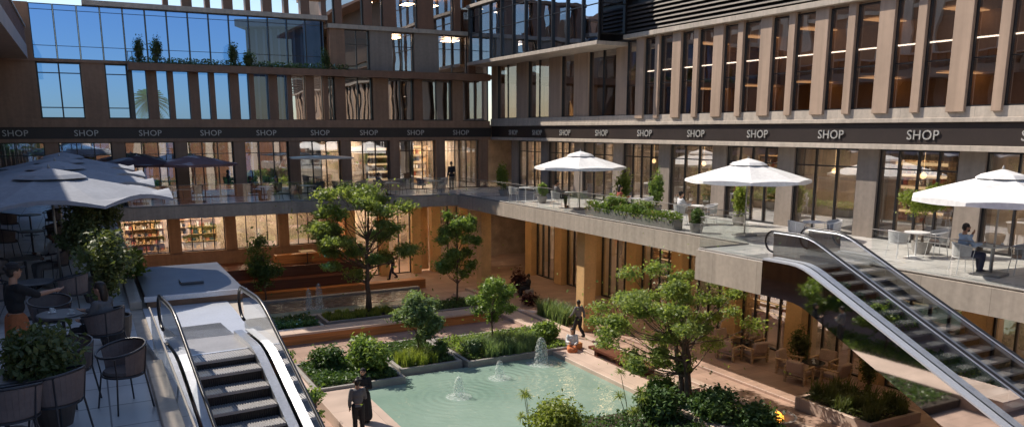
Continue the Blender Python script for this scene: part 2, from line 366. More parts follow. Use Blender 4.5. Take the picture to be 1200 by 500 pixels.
def tag(o, label=None, cat=None, group=None, kind=None):
    if label: o['label'] = label
    if cat: o['category'] = cat
    if group: o['group'] = group
    if kind: o['kind'] = kind
    return o
def empty(name, loc=(0, 0, 0), rz=0., label=None, cat=None, group=None):
    o = bpy.data.objects.new(name, None); C.objects.link(o); o.location = loc; o.rotation_euler = (0, 0, rz)
    o.empty_display_size = .2
    return tag(o, label, cat, group)
KIDS = {}
def copy_tree(o, loc=None, rz=None, label=None, group=None, parent=None, scale=None):
    c = o.copy(); C.objects.link(c)
    if parent is not None: c.parent = parent
    for ch in [x for x in list(o.children)]: copy_tree(ch, parent=c)
    if loc is not None: c.location = loc
    if rz is not None: c.rotation_euler = (0, 0, rz)
    if scale is not None: c.scale = (scale,)*3
    if label: c['label'] = label
    if group: c['group'] = group
    return c
def fastmesh(name, V, F, mat, parent=None, smooth=False):
    """V: (n,3) array, F: (m,4) array of quads"""
    me = bpy.data.meshes.new(name); V = np.asarray(V, np.float32); F = np.asarray(F, np.int32); k = F.shape[1]
    me.vertices.add(len(V)); me.vertices.foreach_set('co', V.ravel())
    me.loops.add(F.size); me.loops.foreach_set('vertex_index', F.ravel())
    me.polygons.add(len(F)); me.polygons.foreach_set('loop_start', np.arange(0, F.size, k, dtype=np.int32))
    try: me.polygons.foreach_set('loop_total', np.full(len(F), k, np.int32))
    except Exception: pass
    me.materials.append(mat); me.update(calc_edges=True); me.validate()
    o = bpy.data.objects.new(name, me); C.objects.link(o)
    if parent is not None: o.parent = parent
    return o

# ------------------------------------------------------------------ foliage
def leaves_at(P, size, up=.45, aspect=.5, out=None):
    """a kite-shaped leaf at each point of P"""
    n = len(P); nrm = rng.normal(size=(n, 3)); nrm[:, 2] += up*2
    if out is not None: nrm += out*1.2
    nrm /= np.linalg.norm(nrm, axis=1)[:, None]
    a = rng.normal(size=(n, 3)); a -= nrm*(a*nrm).sum(1)[:, None]; a /= np.linalg.norm(a, axis=1)[:, None]
    b = np.cross(nrm, a); s = size*rng.uniform(.6, 1.35, (n, 1))
    fold = nrm*s*.12
    V = np.stack([P-a*s*.5, P+b*s*aspect*.5+fold, P+a*s*.5, P-b*s*aspect*.5+fold], 1).reshape(-1, 3)
    F = np.arange(4*n).reshape(n, 4); return V, F
def clump_pts(c, r, n, flat=.6, lean=0.):
    d = rng.normal(size=(n, 3)); d /= np.linalg.norm(d, axis=1)[:, None]
    q = rng.random((n, 1))**.45
    # lumpy surface
    ph = rng.uniform(0, 6.28, 3); w = 1+.22*np.sin(3*d[:, :1]*3+ph[0])+.2*np.sin(4*d[:, 1:2]*3+ph[1])
    return np.array(c)+d*q*w*np.array([r, r, r*flat]), d
def tree(name, label, base, H, crown, nclump, clump_r, nleaf, leaf, mat, cat='tree', trunk_r=.09, flat=.6, stems=1, lean=(0, 0), group=None, low=.35):
    """crown: (cx,cy,cz, rx,ry,rz) relative to the base; the limbs run from the trunk to each clump"""
    root = empty(name, base, 0, label, cat, group)
    cx, cy, cz, rx, ry, rz = crown
    mb = MB(); tips = []
    for i in range(nclump):
        for _ in range(30):
            d = rng.normal(size=3); d /= np.linalg.norm(d); q = rng.uniform(.35, 1.)**.6
            p = np.array([cx+d[0]*rx*q, cy+d[1]*ry*q, cz+d[2]*rz*q])
            if all(np.linalg.norm((p-t)/np.array([1, 1, .6])) > clump_r*.75 for t in tips): break
        tips.append(p)
    for s in range(stems):
        an = 2*math.pi*s/max(stems, 1)+rng.uniform(0, 1)
        off = Vector((math.cos(an), math.sin(an), 0))*(0.0 if stems == 1 else .12)
        top = Vector((cx*.8+lean[0], cy*.8+lean[1], cz+rz*.35))+off*3*(stems > 1)
        pts = []; K = 7
        for i in range(K+1):
            t = i/K; w = Vector((rng.normal()*.035, rng.normal()*.035, 0))*H*.25*math.sin(t*3.14)
            pts.append(off+Vector((top.x*t**1.3, top.y*t**1.3, top.z*t))+w)
        rad = [trunk_r*(1.25 if i == 0 else 1)*(1-.75*i/K) for i in range(K+1)]
        mb.tube(pts, rad, 8)
        for ti, tp in enumerate(tips):
            if stems > 1 and ti % stems != s: continue
            tz = tp[2]*.55+.1*H; k = min(K-1, max(int(K*low*.6), int(K*min(.9, tz/max(top.z, .1)))))
            st = pts[k]; e = Vector(tp); mid = st.lerp(e, .5)+Vector((rng.normal()*.05, rng.normal()*.05, -.08*(e-st).length))
            r0 = rad[k]*.5; mb.tube([st, st.lerp(mid, .6)+Vector((0, 0, .03)), mid, e], [r0, r0*.7, r0*.5, r0*.15], 5, cap=False)
            for _ in range(3):
                d = Vector(rng.normal(size=3))*clump_r*.5; mb.tube([mid.lerp(e, .5), e+d], [r0*.3, r0*.08], 4, cap=False)
    mb.build('trunk', M['bark'], root, smooth=True)
    VV = []; 
    per = nleaf//nclump; Ps = []; Ds = []
    for tp in tips:
        r = clump_r*rng.uniform(.7, 1.25); P, d = clump_pts(tp, r, int(per*rng.uniform(.7, 1.3)), flat); Ps.append(P); Ds.append(d)
    # stray sprays between the clumps
    P2 = np.array([cx, cy, cz])+rng.normal(size=(nleaf//40, 3))*np.array([rx, ry, rz])*.52; Ps.append(P2); Ds.append(np.zeros_like(P2))
    P = np.concatenate(Ps); D = np.concatenate(Ds)
    V, F = leaves_at(P, leaf, out=D*.5)
    fastmesh('crown', V, F, mat, root)
    return root
def bush(name, label, base, r, h, n, leaf, mat, cat='bush', group=None, parent=None, part=None, flat=None):
    V = []; K = max(3, int(5*r/.5)); Ps = []; Ds = []
    for i in range(K+2):
        a = rng.uniform(0, 6.28); q = rng.uniform(.0, .6)*r
        P, d = clump_pts((q*math.cos(a), q*math.sin(a), h*rng.uniform(.35, .68)), r*rng.uniform(.4, .6), n//(K+2), h/r*.75 if flat is None else flat)
        P[:, 2] = np.clip(P[:, 2], .02, None)
        Ps.append(P); Ds.append(d)
    P = np.concatenate(Ps); V, F = leaves_at(P, leaf, out=np.concatenate(Ds)*.5)
    if parent is not None: return fastmesh(part or 'foliage', V, F, mat, parent)
    root = empty(name, base, 0, label, cat, group)
    fastmesh('foliage', V, F, mat, root)
    mb = MB()
    for i in range(5):
        a = rng.uniform(0, 6.28); mb.tube([(0, 0, 0), (math.cos(a)*r*.3, math.sin(a)*r*.3, h*.55)], [.02, .008], 5)
    mb.build('stem', M['bark'], root)
    return root
def blades(name, pts, h, w, mat, parent=None, spread=.5, n=30, loc=(0, 0, 0)):
    """grass-like arching blades in tufts round each point"""
    V = []; F = []; b = 0
    for (x, y, z) in pts:
        for i in range(n):
            a = rng.uniform(0, 6.28); hh = h*rng.uniform(.55, 1.15); s = spread*rng.uniform(.2, 1.)*hh; bx = x+rng.normal()*.05; by = y+rng.normal()*.05
            dx, dy = math.cos(a), math.sin(a); px, py = -dy*w*.5, dx*w*.5
            q = [(0, 0, 1), (s*.35, hh*.6, .9), (s, hh*(1-.25*spread), .1)]
            for (o, zz, ww) in q:
                V.append((bx+dx*o+px*ww, by+dy*o+py*ww, z+zz)); V.append((bx+dx*o-px*ww, by+dy*o-py*ww, z+zz))
            F.append((b, b+1, b+3, b+2)); F.append((b+2, b+3, b+5, b+4)); b += 6
    o = fastmesh(name, np.array(V), np.array(F), mat, parent); o.location = loc; return o

# ------------------------------------------------------------------ ground
def struct(o): o['kind'] = 'structure'; return o
ZR = 5.6      # terrace level
MB().box(-400, 400, -400, 600, -.5, 0).build('ground', M['paving'])['kind'] = 'structure'
# water surfaces
struct(MB().box(7.8, 16.2, 19.6, 27.0, .02, .26).build('pool_water', M['water']))
struct(MB().box(7.4, 16.4, 38.6, 42.6, .02, .24).build('back_pool_water', M['water_back']))
struct(MB().box(7.4, 16.4, 38.6, 39.9, .236, .25).build('back_pool_sunlit_shallows', M['water']))  # pale shallows; their sunlit look is put into the colour
# raised walks round the pools (pale coping)
def walk(name, x0, x1, y0, y1, z1, m='coping', z0=.0): return struct(MB().box(x0, x1, y0, y1, z0, z1).build(name, M[m], bevel=.012))
walk('pool_walk', 6.25, 7.8, 14.5, 26.2, .42)
walk('pool_coping', 16.2, 17.3, 14.5, 27.4, .42)
walk('planter_walk', 4.2, 6.3, 26.204, 30.2, .42)
walk('stone_path', 17.9, 18.9, 21., 40.8, .18, 'coping')
walk('kerb', 19.2, 19.5, 8., 42., .14, 'coping')
walk('cafe_floor', 20.9, 25.1, 8., 34., .10, 'paving')
walk('pool_rim', 7.2, 16.6, 38.2, 38.6, .34, 'planter_grey')
walk('back_pool_rim', 7.2, 16.6, 42.6, 43.0, .34, 'planter_grey')

# long timber-fronted bench wall between the pools
b = empty('bench_wall', (0, 0, 0), 0, 'long orange timber bench wall with beige stone seat running between the two pools', 'bench')
MB().box(3.6, 17.4, 34.4, 34.9, 0, .42).build('timber_front', M['corten'], b)
MB().box(3.5, 17.5, 34.3, 35.3, .42, .52).build('stone_seat', M['coping'], b, bevel=.01)
b = empty('bench_wall', (0, 0, 0), 0, 'low orange timber ledge at the far right corner of the turquoise pool', 'bench')
MB().box(16.2, 18.0, 27.42, 27.9, 0, .42).build('timber_front', M['corten'], b)
MB().box(16.2, 18.0, 27.902, 28.4, 0, .5).build('stone_seat', M['coping'], b, bevel=.01)
b = empty('long_bench', (0, 0, 0), 0, 'dark red timber bench beside the pool path under the large tree', 'bench')
MB().box(17.75, 18.55, 22.9, 26.6, .42, .52).build('seat', M['darkwood'], b)
for y in (23.2, 24.7, 26.2): MB().box(17.85, 18.45, y-.1, y+.1, .18, .42).build('leg', M['darkwood'], b)

# planters with their edges, soil and planting
def planter(x0, x1, y0, y1, z, label, edge='planter_grey', t=.14):
    p = empty('planter_box', ((x0+x1)/2, (y0+y1)/2, 0), 0, label, 'planter')
    X, Y = (x1-x0)/2, (y1-y0)/2; m = MB()
    m.box(-X, X, -Y, -Y+t, 0, z); m.box(-X, X, Y-t, Y, 0, z); m.box(-X, -X+t, -Y+t, Y-t, 0, z); m.box(X-t, X, -Y+t, Y-t, 0, z)
    m.build('rim', M[edge], p, bevel=.012)
    MB().box(-X+t, X-t, -Y+t, Y-t, 0.01, z-.06).build('soil', M['soil'], p)
    return p
def cover(x0, x1, y0, y1, z, n, h, leaf, mat, label, name='ground_cover'):
    P = np.stack([rng.uniform(x0, x1, n), rng.uniform(y0, y1, n), np.zeros(n)], 1)
    hh = np.array([.35+.65*(.5+.5*mnoise.noise(Vector((p[0]*1.3, p[1]*1.3, 3.)))) for p in P])
    P[:, 2] = z+rng.random(n)*h*hh
    V, F = leaves_at(P, leaf); o = fastmesh(name, V, F, M[mat]); return tag(o, label, 'plants', None, 'stuff')
def tufts(x0, x1, y0, y1, z, n, h, mat, label, w=.02, per=26, spread=.55):
    o = blades('grass', [(random.uniform(x0, x1), random.uniform(y0, y1), z) for _ in range(n)], h, w, M[mat], n=per, spread=spread)
    return tag(o, label, 'grass', None, 'stuff')

planter(6.3, 9.6, 26.24, 29.7, .52, 'square grey edged planter by the left corner of the turquoise pool')
cover(6.5, 9.4, 26.5, 29.5, .42, 5200, .38, .15, 'leaf_dark', 'leafy ground cover in the planter left of the turquoise pool')
planter(9.75, 12.3, 27.2, 31.2, .50, 'grey planter at the middle of the pool\'s far edge, round bushy tree in it')
cover(9.95, 12.1, 27.4, 31.0, .40, 3000, .3, .12, 'leaf_dark', 'dark ground cover under the round bushy tree')
tufts(9.95, 11.3, 27.35, 28.7, .42, 60, .62, 'leaf_lime', 'yellow green grass tufts at the pool edge below the round bushy tree')
planter(12.4, 17.3, 26.9, 30.8, .50, 'large grey planter at the far right side of the turquoise pool')
cover(12.6, 17.1, 27.1, 30.6, .40, 4600, .34, .13, 'leaf', 'mixed low greenery round the slender tree in the large pool planter')
tufts(13.4, 15.8, 27.0, 28.6, .42, 120, .72, 'leaf_blue', 'blue green ornamental grass along the pool side of the large planter')
planter(6.5, 9.15, 35.6, 37.9, .42, 'low grey planter of hedge plants left, between bench wall and back pool')
cover(6.7, 8.95, 35.8, 37.7, .34, 3200, .42, .14, 'leaf_dark', 'trimmed dark green hedge plants by the back pool')
planter(9.4, 13.2, 36.2, 38.15, .42, 'low grey planter of bright grass below the tall spreading tree')
tufts(9.6, 13.0, 36.4, 38.0, .34, 170, .30, 'leaf_lime', 'bright short grass in the planter before the back pool', per=22)
planter(13.6, 19.0, 36.0, 38.1, .42, 'long low grey planter under the slim tall tree')
cover(13.8, 18.8, 36.2, 37.9, .34, 3200, .35, .13, 'leaf_dark', 'dark ground cover under the slim tall tree')
planter(16.4, 17.9, 12.0, 21.0, .46, 'long planter on the right side of the turquoise pool under the large tree', t=.12)
cover(16.55, 17.75, 12.2, 20.8, .38, 3600, .4, .13, 'leaf_dark', 'dense dark greenery at the foot of the large tree beside the pool')
planter(20.6, 23.0, 15.2, 18.2, .42, 'pale edged planter in front of the ground floor lounge seats', 'coping')
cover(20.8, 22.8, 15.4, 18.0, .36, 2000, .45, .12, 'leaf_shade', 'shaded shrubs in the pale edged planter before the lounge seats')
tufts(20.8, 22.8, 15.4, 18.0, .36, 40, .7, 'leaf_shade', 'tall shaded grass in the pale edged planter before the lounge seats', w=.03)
tufts(19.6, 20.6, 31.5, 34.5, .0, 60, 1.0, 'leaf_blue', 'pale feathery grass beside the free standing ochre column', w=.03)

# ------------------------------------------------------------------ buildings
def window_x(parent, X, y0, y1, z0, z1, gm, nv=2, tz=(), f=.05, d=.10, yv=None, name='window'):
    """window in a wall that faces -X: frame with mullions, one glass sheet behind"""
    m = MB(); m.box(X-d, X, y0, y0+f, z0, z1); m.box(X-d, X, y1-f, y1, z0, z1)
    m.box(X-d, X, y0+f, y1-f, z0, z0+f); m.box(X-d, X, y0+f, y1-f, z1-f, z1)
    ys = yv if yv else [y0+(y1-y0)*(i+1)/(nv+1) for i in range(nv)]
    for y in ys: m.box(X-d*.8, X, y-f*.5, y+f*.5, z0+f, z1-f)
    for z in tz: m.box(X-d*.6, X-.01, y0+f, y1-f, z-f*.35, z+f*.35)
    o = m.build(name, M['frame'], parent)
    MB().face([(X-.004, y0+f, z0+f), (X-.004, y1-f, z0+f), (X-.004, y1-f, z1-f), (X-.004, y0+f, z1-f)][::-1]).build('glass', M[gm], o)
    return o
def window_y(parent, Y, x0, x1, z0, z1, gm, nv=2, tz=(), f=.05, d=.10, xv=None, name='window', wm='frame'):
    m = MB(); m.box(x0, x0+f, Y-d, Y, z0, z1); m.box(x1-f, x1, Y-d, Y, z0, z1)
    m.box(x0+f, x1-f, Y-d, Y, z0, z0+f); m.box(x0+f, x1-f, Y-d, Y, z1-f, z1)
    xs = xv if xv else [x0+(x1-x0)*(i+1)/(nv+1) for i in range(nv)]
    for x in xs: m.box(x-f*.5, x+f*.5, Y-d*.8, Y, z0+f, z1-f)
    for z in tz: m.box(x0+f, x1-f, Y-d*.6, Y-.01, z-f*.35, z+f*.35)
    o = m.build(name, M[wm], parent)
    MB().face([(x0+f, Y-.004, z0+f), (x1-f, Y-.004, z0+f), (x1-f, Y-.004, z1-f), (x0+f, Y-.004, z1-f)]).build('glass', M[gm], o)
    return o
def bx(parent, name, m, *a, bevel=0, mats=None):
    return MB().box(*a).build(name, M[m], parent, bevel=bevel)

# ---- right wing: facade looks toward -X
rb = empty('shopping_arcade', (24, 20, 0), 0, 'long shopping arcade building down the right side with taupe columns and slim brown pilasters', 'building')
RB = lambda: rb
def off(o):                                        # children were modelled in world metres
    o.location = (o.location[0]-o.parent.location[0], o.location[1]-o.parent.location[1], o.location[2]-o.parent.location[2]); return o
Y0, Y1 = -6., 47.
ycol = [44.7-3.703*k for k in range(14)]
off(bx(rb, 'terrace_slab', 'slab_face', 19, 32, Y0, 42.4, 4.88, 5.57))
off(bx(rb, 'terrace_floor', 'deck_tile', 19.12, 31.9, Y0, 47.0, 5.574, 5.6))
off(bx(rb, 'terrace_slab', 'slab_face', 19, 32, 42.404, 54, 4.88, 5.57))
off(bx(rb, 'landing_slab', 'slab_face', 16.9, 18.996, 16.32, 19.3, 4.62, 5.57))
off(bx(rb, 'landing_floor', 'deck_tile', 16.95, 19.11, 16.34, 19.25, 5.572, 5.598))
off(bx(rb, 'lower_trim', 'stone_trim', 23.42, 24.6, Y0, 46.9, 8.66, 8.83, bevel=.01))
off(bx(rb, 'fascia_band', 'band', 23.5, 24.6, Y0, 46.96, 8.832, 9.52))
off(bx(rb, 'upper_trim', 'stone_trim', 23.40, 24.6, Y0, 46.9, 9.522, 9.66, bevel=.01))
off(bx(rb, 'sill_band', 'stone_trim', 23.44, 24.6, Y0, 46.96, 9.662, 9.98))
off(bx(rb, 'floor_slab', 'ceiling', 24.602, 33, Y0, 46.96, 8.66, 9.96))
off(bx(rb, 'floor_slab', 'ceiling', 24.3, 33, Y0, 46.96, 13.42, 13.7))
off(bx(rb, 'mezzanine_slab', 'stone_trim', 23.75, 28.29, Y0, 32.2, 11.30, 11.45))
off(bx(rb, 'rear_wall', 'int_wall', 32, 32.4, Y0, 54, 0, 20.))
off(bx(rb, 'rear_room_wall', 'gold', 28.3, 28.5, Y0, 46.96, 9.98, 13.4))
off(bx(rb, 'ground_room_wall', 'int_wall', 30, 30.2, Y0, 46.96, 0, 4.86))
for k, y in enumerate(ycol):
    off(bx(rb, 'column', 'col_taupe', 23.98, 24.6, y-.42, y+.42, 5.602, 8.658, bevel=.008))
    off(bx(rb, 'ground_column', 'gold', 25.0, 25.7, y-.42, y+.42, 0.0, 4.878, bevel=.008))
    if k < len(ycol)-1:
        a, b_ = ycol[k+1]+.42, y-.42
        nv = 3 if k % 2 else 2
        off(window_x(rb, 24.16, a+.002, b_-.002, 5.604, 8.656, 'glass_l1', nv, (8.0,), f=.065))
        off(window_x(rb, 25.5, a+.002, b_-.002, 0.02, 4.876, 'glass_l1', 3, (3.6,), f=.06))
    if k % 2 == 0:
        off(bx(rb, 'party_wall', 'int_wall', 24.62, 31.9, y-.08, y+.08, 5.604, 8.656))
        off(bx(rb, 'party_wall', 'int_wall', 25.72, 29.9, y-.08, y+.08, 0.02, 4.876))
for y in (-.0, 7.4, 30.6, 41.5):
    off(bx(rb, 'pillar', 'gold', 19.9, 20.55, y-.33, y+.33, 0., 4.878, bevel=.01))
# window bays above the fascia, far part
cols = [(46.2, 48.9), (42.2, 43.58), (38.43, 39.72), (35.7, 37.11), (32.26, 33.26)]
cols = [(46.2, 46.94)]+cols[1:]
for (a, c) in cols: off(bx(rb, 'upper_column', 'clad', 23.5, 24.1, a, c, 9.982, 13.42, bevel=.01))
off(window_x(rb, 23.68, 43.582, 46.198, 9.982, 13.42, 'glass_mirror', 1, ()))
off(window_x(rb, 23.68, 39.722, 42.198, 9.982, 13.42, 'glass_mirror', 1, ()))
off(window_x(rb, 23.68, 37.112, 38.428, 9.982, 13.42, 'glass_mirror', 0, ()))
off(window_x(rb, 23.68, 33.262, 35.698, 9.982, 13.42, 'glass_mirror', 1, ()))
# slim pilasters, near part
pil = []
k = 0
while 31.13-2.62*k > Y0+1:
    pil.append((31.13-2.62*k, .29)); pil.append((29.87-2.62*k, .15)); k += 1
pil.sort(reverse=True)
for (y, h) in pil: off(bx(rb, 'pilaster', 'clad', 23.34, 23.6, y-h, y+h, 9.83, 13.5, bevel=.008))
prev = (32.26-.004, 0)
for (y, h) in pil:
    if prev[0]-prev[1]-(y+h) > .2: off(window_x(rb, 23.56, y+h+.002, prev[0]-prev[1]-.002, 9.982, 13.42, 'glass_mirror', 0, (11.38,), f=.04))
    prev = (y, h)
off(bx(rb, 'cornice', 'stone_trim', 23.12, 24.5, Y0, 32.2, 13.502, 13.70, bevel=.01))
off(bx(rb, 'linear_lamp', 'stone_trim', 23.98, 24.06, Y0, 32.2, 12.03, 12.07))
off(MB().box(23.97, 24.01, Y0, 32.2, 11.985, 12.027).build('lamp_tube', M['cool_light'], rb))
# louvred parapet over the near part
for i in range(7):
    off(MB().prism([(23.3, 13.80+i*.19), (23.42, 13.80+i*.19), (23.50, 13.90+i*.19), (23.38, 13.90+i*.19)], Y0, 32.2, 'Y').build('louver', M['louver'], rb))
off(bx(rb, 'louver_backing', 'frame', 23.6, 24.2, Y0, 32.2, 13.702, 15.3))
off(bx(rb, 'parapet', 'louver', 23.4, 24.2, Y0, 32.2, 15.302, 20.))
# glass storey over the far part, overhanging
off(bx(rb, 'overhang_slab', 'stone_trim', 21.7, 24.5, 32.3, 46.8, 13.22, 13.40, bevel=.01))
yy = 32.35; i = 0
while yy < 46.6:
    y2 = min(yy+1.42, 46.75)
    off(window_x(rb, 21.9, yy, y2, 13.404, 16.6, 'glass_blue', 0, (15.1, 16.1), f=.045, name='curtain_window')); yy = y2+.004; i += 1
off(bx(rb, 'roof_slab', 'stone_trim', 21.7, 24.5, 32.3, 46.8, 16.62, 16.8))
yy = 32.35
while yy < 46.6:
    y2 = min(yy+1.42, 46.75)
    off(window_x(rb, 22.1, yy, y2, 16.804, 19.9, 'glass_blue', 0, (18.2,), f=.045, name='curtain_window'))
    if int(yy*10) % 3 == 0: off(bx(rb, 'inner_column', 'clad', 22.6, 23.0, yy+.2, yy+.8, 13.41, 16.6))
    yy = y2+.004
off(bx(rb, 'roof', 'fin', 21.7, 33, Y0, 46.96, 20.0, 20.3))
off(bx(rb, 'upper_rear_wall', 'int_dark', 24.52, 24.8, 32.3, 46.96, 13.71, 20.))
off(window_y(rb, 46.82, 21.92, 24.4, 13.404, 16.6, 'glass_blue', 1, (15.1,), name='curtain_window'))
off(window_y(rb, 32.32, 21.92, 23.28, 13.72, 16.6, 'glass_blue', 0, (15.1,), name='curtain_window'))
# lamps inside the shops; the faint upper panels are added to warm the windows
for k in range(11):
    y = 31-3.2*k
    for z in (13.38, 11.26): off(MB().box(26.5, 28.2, y-.5, y+.1, z-.03, z).build('ceiling_lamp', M['faint_fill'], rb))
def lamp_row(parent, X0, X1, ys, z, m='warm_light'):
    for y in ys: off(MB().box(X0, X1, y-.10, y+.10, z-.03, z).build('ceiling_lamp', M[m], parent))
lamp_row(rb, 25.5, 29.5, [y+1.85 for y in ycol[1:]], 8.655)
lamp_row(rb, 26.2, 29.2, [y+1.85 for y in ycol[1:]], 4.872)
for k, y in enumerate(ycol[:-1]):
    yc = y-1.85
    xw = random.choice([26.8, 27.6, 28.6]); wm = ['ceiling', 'pink_cush', 'cloth_tan', 'stone_trim', 'int_wall', 'col_taupe'][k % 6]
    off(bx(rb, 'display_wall', wm, xw, xw+.1, yc-1.1, yc+.5, 5.604, 7.9-.2*(k % 3)))
    for (lx, ly) in ((25.4, yc-.8), (25.4, yc+.7)):
        if (k+int(lx*3)) % 3: off(MB().ball((lx, ly, 7.75), .11, n=12, k=8).tube([(lx, ly, 7.86), (lx, ly, 8.65)], .006, 4).build('pendant_lamp', M['dim_light'], rb))
    m = MB(); m.box(24.9, 25.7, yc-.9, yc+.2, 6.36, 6.42, M['lightwood']); m.box(24.95, 25.65, yc-.85, yc+.15, 5.604, 6.36, M['stone_trim'])
    off(m.build('display_counter', None, rb))
# warm downlights added under the terraces as fill for the arcade
for y in ycol[1:9]:
    off(MB().lathe([(0, -.03), (.40, -.03), (.42, 0), (0, 0)], 20, (22.4, y+1.85, 4.877)).build('fill_downlight', M['fill_light'], rb))
for x in (16.2, 19.5, 22.3):
    off(MB().lathe([(0, -.03), (.40, -.03), (.42, 0), (0, 0)], 20, (x, 45.6, 4.877)).build('fill_downlight', M['fill_light'], rb))

# ---- rear wing: facade looks toward -Y
bb = empty('rear_building', (10, 47, 0), 0, 'dark brown rear building with open blue glazed frames and a black fascia over glazed shops', 'building')
X0b, X1b = -9., 23.44
xc = [-1.4+3.047*k for k in range(9)]                 # column centres
off(bx(bb, 'terrace_slab', 'slab_face', X0b, 18.996, 42.4, 54, 4.98, 5.57))
off(bx(bb, 'terrace_floor', 'deck_tile', X0b, 19.1, 42.5, 53.9, 5.574, 5.6))
off(bx(bb, 'lower_trim', 'wall_brown', X0b, 23.38, 46.94, 47.6, 8.66, 8.84))
off(bx(bb, 'fascia_band', 'band', X0b, 23.48, 47.0, 47.6, 8.842, 9.42))
off(bx(bb, 'upper_trim', 'wall_brown', X0b, 23.38, 46.92, 47.6, 9.422, 9.85))
off(bx(bb, 'ceiling_slab', 'ceiling', X0b, 32., 47.602, 54, 8.66, 9.6))
for x in xc:
    off(bx(bb, 'column', 'wall_brown', x-.31, x+.31, 47.0, 47.6, 5.602, 8.658, bevel=.008))
off(bx(bb, 'column', 'wall_brown', -6.2, -5.6, 47.0, 47.6, 5.602, 8.658))
xx = [-5.6]+[v for x in xc for v in (x-.31, x+.31)]
for i in range(0, len(xx)-1, 2):
    off(window_y(bb, 47.4, xx[i]+.002, xx[i+1]-.002, 5.604, 8.656, 'glass_l1', 2, (8.0,), f=.05))
# garden side of the passage for the first bays, closed shops further right
for i in range(0, 9, 2):
    off(window_y(bb, 53.9, xx[i]+.002, xx[i+2]-.002, 5.604, 8.656, 'glass_sky', 5, (8.0,), f=.05))
off(bx(bb, 'rear_wall', 'int_wall', 12.4, 30, 53.0, 53.2, 5.604, 8.656))
for x in (12.35, 15.2, 18.2, 21.4): off(bx(bb, 'party_wall', 'int_wall', x, x+.12, 47.602, 52.99, 5.604, 8.656))
for x, w in ((14.1, .8), (19.4, 1.6), (22.1, .5)): off(MB().box(x, x+w, 49, 52, 8.62, 8.65).build('ceiling_lamp', M['warm_light'], bb))
# second storey
off(bx(bb, 'wall', 'wall_brown', X0b, -1.71, 47.0, 47.5, 9.852, 12.62))
off(bx(bb, 'wide_column', 'wall_brown', .28, 1.34, 47.0, 47.5, 9.852, 12.62))
off(window_y(bb, 47.3, -1.708, .278, 9.852, 12.62, 'glass_sky', 1, (12.1, 10.4), f=.07))
off(window_y(bb, 47.3, 1.342, 2.40, 9.852, 12.62, 'glass_sky', 0, (12.1, 10.4), f=.07))
off(bx(bb, 'dark_mullion', 'frame', 2.402, 2.60, 46.95, 47.5, 9.852, 12.62))
off(bx(bb, 'floor_slab', 'wall_brown', X0b, 23.42, 46.92, 47.6, 12.622, 12.76))
fx = []; k = 0
while 3.52+2.08*k < 13.4:
    fx.append((3.52+2.08*k, .25)); fx.append((4.44+2.08*k, .14)); k += 1
fx = [f for f in fx if f[0] < 13.3]
for (x, h) in fx: off(bx(bb, 'fin', 'fin', x-h, x+h, 46.96, 47.5, 9.852, 12.62))
prev = 2.602
for (x, h) in fx:
    off(window_y(bb, 47.3, prev+.002, x-h-.002, 9.852, 12.62, 'glass_sky' if x < 11 else 'glass_mirror', 0, (), f=.025)); prev = x+h
rx = [(13.3, 13.93, 'fin'), (15.6, 16.57, 'wall_brown'), (18.21, 18.77, 'fin'), (20.78, 21.5, 'wall_brown')]
prev2 = prev
for (a, c, mm) in rx:
    off(window_y(bb, 47.3, prev2+.002, a-.002, 9.852, 12.62, 'glass_mirror', 1, (12.2,), f=.05))
    off(bx(bb, 'upper_column', mm, a, c, 46.98, 47.5, 9.852, 12.62)); prev2 = c
off(window_y(bb, 47.3, prev2+.002, 23.4, 9.852, 12.62, 'glass_mirror', 1, (), f=.05))
# third storey
x = -1.75; k = 0
while x < 12.6:
    off(window_y(bb, 47.3, x+.002, x+1.038, 12.764, 15.42, 'glass_sky', 0, (13.42, 15.14), f=.035, name='frame_window')); x += 1.042; k += 1
off(bx(bb, 'wall', 'wall_brown', X0b, -1.752, 47.0, 47.5, 12.762, 15.42))
prev = x
for (a, c, mm) in [(13.1, 14.0, 'wall_brown'), (15.5, 16.9, 'col_taupe'), (18.3, 19.9, 'col_taupe'), (21.9, 22.4, 'fin')]:
    if a-prev > .3: off(window_y(bb, 47.3, prev+.002, a-.002, 12.764, 15.02, 'glass_mirror', 1, (14.2,), f=.05))
    off(bx(bb, 'upper_column', mm, a, c, 46.98, 47.5, 12.762, 15.02)); prev = c
off(window_y(bb, 47.3, prev+.002, 23.4, 12.764, 15.02, 'glass_mirror', 0, (), f=.05))
off(bx(bb, 'roof_trim', 'stone_trim', .6, 13.0, 46.8, 47.6, 15.422, 15.66))
off(bx(bb, 'roof_trim', 'slab_face', 13.002, 23.42, 46.8, 47.6, 15.022, 15.26))
k = 0; x = 4.5
while x < 12.9:
    off(bx(bb, 'fin', 'fin', x-(.25 if k % 2 else .13), x+(.25 if k % 2 else .13), 46.96, 47.5, 15.662, 16.5)); x += 1.04; k += 1
off(bx(bb, 'roof_edge', 'wall_brown', 4.2, 13.0, 46.9, 47.6, 16.502, 16.62))
prev = 13.0
for (a, c) in [(13.5, 13.9), (15.2, 15.7), (16.4, 17.2), (18.6, 19.6), (21.0, 21.4), (23.0, 23.4)]:
    off(window_y(bb, 47.3, prev+.002, a-.002, 15.262, 17.3, 'glass_mirror', 0, (), f=.05)); off(bx(bb, 'upper_column', 'fin', a, c, 46.98, 47.5, 15.262, 17.3)); prev = c
off(bx(bb, 'roof_edge', 'wall_brown', 13.0, 23.42, 46.9, 54, 17.302, 17.5))
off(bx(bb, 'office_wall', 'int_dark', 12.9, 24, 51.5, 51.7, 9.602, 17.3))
off(bx(bb, 'office_side_wall', 'int_dark', 12.75, 12.9, 47.602, 51.7, 9.602, 17.3))
